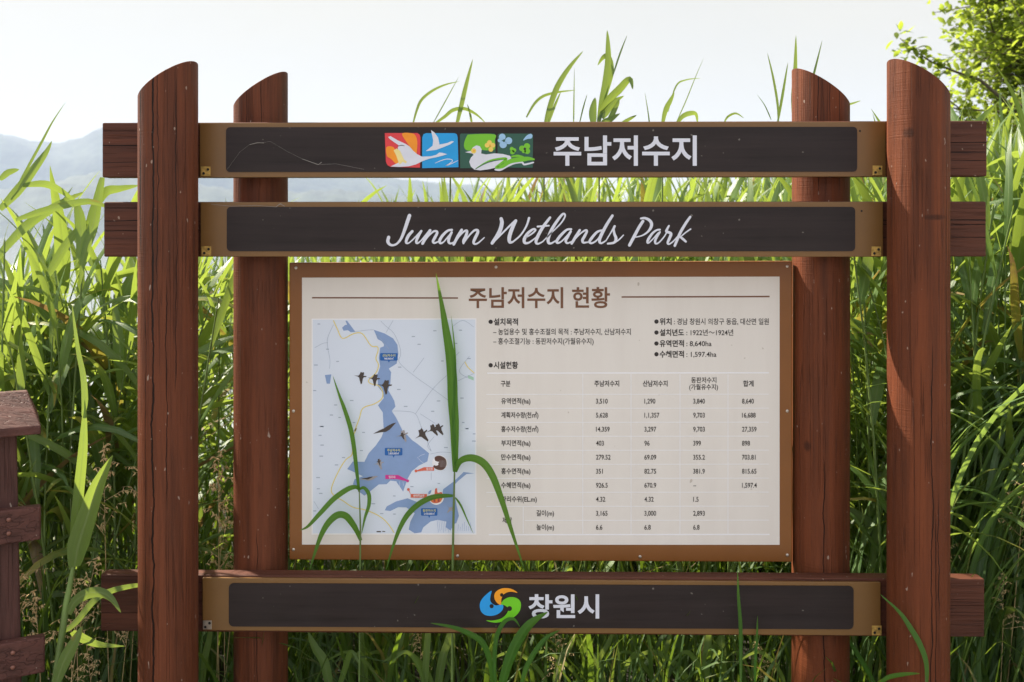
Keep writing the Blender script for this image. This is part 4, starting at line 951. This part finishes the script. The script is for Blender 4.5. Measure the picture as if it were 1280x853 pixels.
# reed tops against the sky
def skyreed(label, Y, stem, leaves): return special('reed', label, 'reed', (stem, .003, Y), [L(p, w, Y, Y+dy, rnd=r, yel=y, prof=pr) for (p, w, dy, r, y, pr) in leaves])
skyreed('thin reed tips above the bird emblem tiles, one bent and one upright', 3.3, [(560, 400), (563, 220), (568, 160)],
    [([(570, 160), (576, 135), (583, 105), (591, 74)], .016, .03, .5, 0, 'mid'), ([(516, 156), (521, 138), (527, 125), (540, 114), (557, 106), (574, 102)], .010, .05, .5, .1, 'mid'), ([(542, 156), (556, 146), (566, 138), (580, 136), (595, 143), (608, 155)], .013, .02, .6, 0, 'mid'), ([(541, 155), (555, 130), (574, 95)], .004, .1, .6, .2, 'mid'), ([(590, 155), (587, 140), (584, 130)], .008, 0, .3, 0, 'low')])
skyreed('leaning reed with one long blade rising left of the white Korean name', 3.3, [(678, 400), (680, 220), (682, 156)],
    [([(681, 158), (687, 135), (697, 108), (712, 84), (729, 64)], .020, .05, .35, 0, 'mid'), ([(685, 156), (692, 136), (701, 115)], .010, .03, .8, .1, 'mid'), ([(658, 147), (668, 130), (680, 120), (700, 115), (720, 113)], .010, .08, .3, 0, 'mid'), ([(717, 156), (717.5, 120), (718, 84)], .005, .03, .5, .1, 'low'), ([(724, 156), (729, 135), (734, 118)], .005, .1, .4, 0, 'mid')])
skyreed('leafy crown of a tall reed standing highest above the top plank', 3.2, [(748, 400), (749, 220), (750, 150)],
    [([(748, 156), (752, 130), (757, 105), (760, 80), (760, 55), (759, 38)], .024, .02, .3, 0, 'mid'), ([(749, 150), (756, 118), (763, 90), (760, 72), (754, 72), (747, 82)], .024, .05, .5, 0, 'mid'), ([(750, 140), (760, 126), (774, 112), (787, 99), (791, 112)], .026, -.05, .6, 0, 'mid'), ([(752, 148), (760, 136), (770, 126), (780, 120)], .028, .04, .4, 0, 'low'), ([(760, 156), (766, 142), (772, 130), (774, 124)], .02, .02, .6, 0, 'low'), ([(742, 156), (741, 140), (744, 122)], .026, .03, .8, .2, 'mid'), ([(752, 156), (762, 150), (775, 142)], .026, .0, .6, .0, 'low'), ([(766, 95), (774, 70), (784, 44)], .006, .15, .4, .1, 'mid'), ([(776, 155), (785, 150), (796, 144)], .012, .0, .5, 0, 'mid')])
skyreed('low pair of reed tips rising above the end of the white Korean name', 3.4, [(828, 400), (828, 220), (828, 156)],
    [([(828, 156), (832, 138), (838, 126), (843, 116)], .018, .0, .5, .05, 'mid'), ([(845, 156), (853, 146), (862, 142), (870, 143), (872, 156)], .018, .04, .6, 0, 'mid'), ([(835, 140), (845, 108), (858, 100), (876, 98)], .006, .1, .6, .2, 'mid'), ([(846, 152), (858, 125), (870, 95), (880, 72)], .004, .05, .4, .3, 'low'), ([(812, 156), (810, 140), (806, 115)], .005, .05, .4, .3, 'low'), ([(905, 154), (910, 146), (920, 142), (930, 148)], .008, 0, .3, 0, 'mid')])
skyreed('dark upright reed blades beside the rear post on the right', 3.1, [(993, 400), (993, 220), (993, 150)],
    [([(993, 160), (992, 125), (994, 90), (995, 44)], .017, .0, .2, 0, 'mid'), ([(973, 154), (972, 130), (966, 95), (959, 66)], .008, .05, .3, .1, 'mid'), ([(972, 154), (978, 120), (985, 78)], .009, .06, .3, 0, 'mid'), ([(1016, 98), (1021, 78), (1028, 50)], .008, .1, .3, .1, 'low'), ([(964, 150), (956, 132), (946, 118)], .004, .08, .3, .2, 'low'), ([(1055, 132), (1064, 130), (1076, 126)], .007, .1, .3, 0, 'mid')])
skyreed('reed at the far left with a long thin tip against the hill and sky', 2.9, [(0, 560), (4, 380), (6, 300)],
    [([(0, 262), (25, 235), (45, 208), (58, 190), (65, 176)], .032, .02, .4, .05, 'low'), ([(14, 250), (32, 215), (52, 178), (66, 152), (82, 128)], .010, .05, .3, .1, 'low'), ([(0, 225), (10, 216), (24, 212)], .020, .0, .5, .1, 'mid'), ([(-10, 330), (30, 285), (70, 258), (105, 240)], .03, .1, .7, .3, 'mid'), ([(28, 232), (55, 230), (75, 238), (95, 252)], .022, .05, .2, 0, 'mid'), ([(20, 275), (60, 262), (110, 252), (140, 262)], .022, .0, .9, .45, 'mid')])
skyreed('reed with a broad pale hanging leaf left of the second plank end', 3.0, [(88, 560), (100, 380), (108, 280)],
    [([(96, 256), (100, 275), (101, 300), (96, 330)], .036, -.02, .9, 0, 'mid'), ([(128, 222), (122, 250), (116, 285), (105, 320), (100, 358)], .032, -.03, .8, .1, 'mid'), ([(108, 290), (118, 260), (132, 240), (150, 236), (174, 232)], .03, .05, .7, .1, 'mid'), ([(60, 345), (80, 310), (100, 285), (120, 270)], .03, .0, .4, 0, 'low')])

# ------------------------------------------------------------------ tree at the upper right
def tree():
    rg = np.random.default_rng(77)
    base = Vector((4.55, 7.6, -.35)); root = thing('tree', base, 'leafy yellow-green tree rising behind the reeds at the upper right corner', 'tree')
    tb = MB(); crown_c = Vector((4.95, 7.6, 3.3))
    trunk = [base, base+Vector((.05, 0, 1.2)), base+Vector((.12, .02, 2.3)), base+Vector((.15, 0, 3.6)), base+Vector((.2, 0, 5.0))]
    tb.tube(trunk, [.12, .10, .085, .06, .02], 0, 9)
    tips = []
    for i in range(140):
        t = rg.uniform(.3, 1.0); b = trunk[1]+(trunk[4]-trunk[1])*t; az = rg.uniform(0, 6.28); el = rg.uniform(-.1, .9); Lb = rg.uniform(.7, 1.25)*(1.2-.5*t)
        d = Vector((math.cos(az)*math.cos(el), math.sin(az)*math.cos(el), math.sin(el)))
        p = [b, b+d*Lb*.5+Vector((0, 0, .05)), b+d*Lb+Vector((0, 0, .0))]; tb.tube(p, [.028, .016, .006], 0, 5)
        for q in range(7):
            s = rg.uniform(.35, 1.0); c = p[0]+(p[2]-p[0])*s; d2 = (d+Vector(rg.normal(0, .75, 3))).normalized(); e = c+d2*rg.uniform(.25, .55); tb.tube([c, e], [.007, .003], 0, 4); tips.append((c, e))
    # the long twig that reaches over the right front post
    y_ = 7.0
    tw = [at(x, yy, y_) for x, yy in ((1260, 130), (1225, 100), (1195, 90), (1165, 78), (1140, 62), (1125, 48))]
    tw = [Vector((4.5, 7.55, 2.5))]+tw; tb.tube(tw, [.025, .016, .012, .009, .007, .005, .003], 0, 5)
    for a, b in zip(tw[2:-1], tw[3:]): tips.append((a, b)); tips.append((a, b+Vector((0, 0, .06)))); tips.append(((a+b)/2, b+Vector((.02, .05, -.10))))
    ta = at(1190, 60, y_); tips += [(ta, at(1195, 45, y_)), (at(1200, 70, y_), at(1190, 45, y_)), (at(1180, 85, y_), at(1172, 97, y_))]
    tb.build('trunk', M['bark'], root, smooth=True)
    arr = []; off = np.array(tuple(base))
    for (c, e) in tips:
        n = int(rg.integers(26, 42))
        if c.y < 7.15 and c.x < 3.9: n = 9
        for q in range(n):
            p = c+(e-c)*rg.uniform(.1, 1.08)+Vector(rg.normal(0, .03 if c.x < 3.9 else .06, 3))
            arr.append(leaf_arrays(np.array(tuple(p))-off, rg.uniform(0, 6.28), rg.uniform(.3, 2.2), rg.uniform(.05, .09), rg.uniform(.036, .056), rg.uniform(.2, .9), rg.normal(0, .8), 4, .2, rg.uniform(0, 1), max(0, rg.normal(-.1, .25)), .45))
    mobj(mesh_from(arr, 'crown', M['bush']), root)
tree()
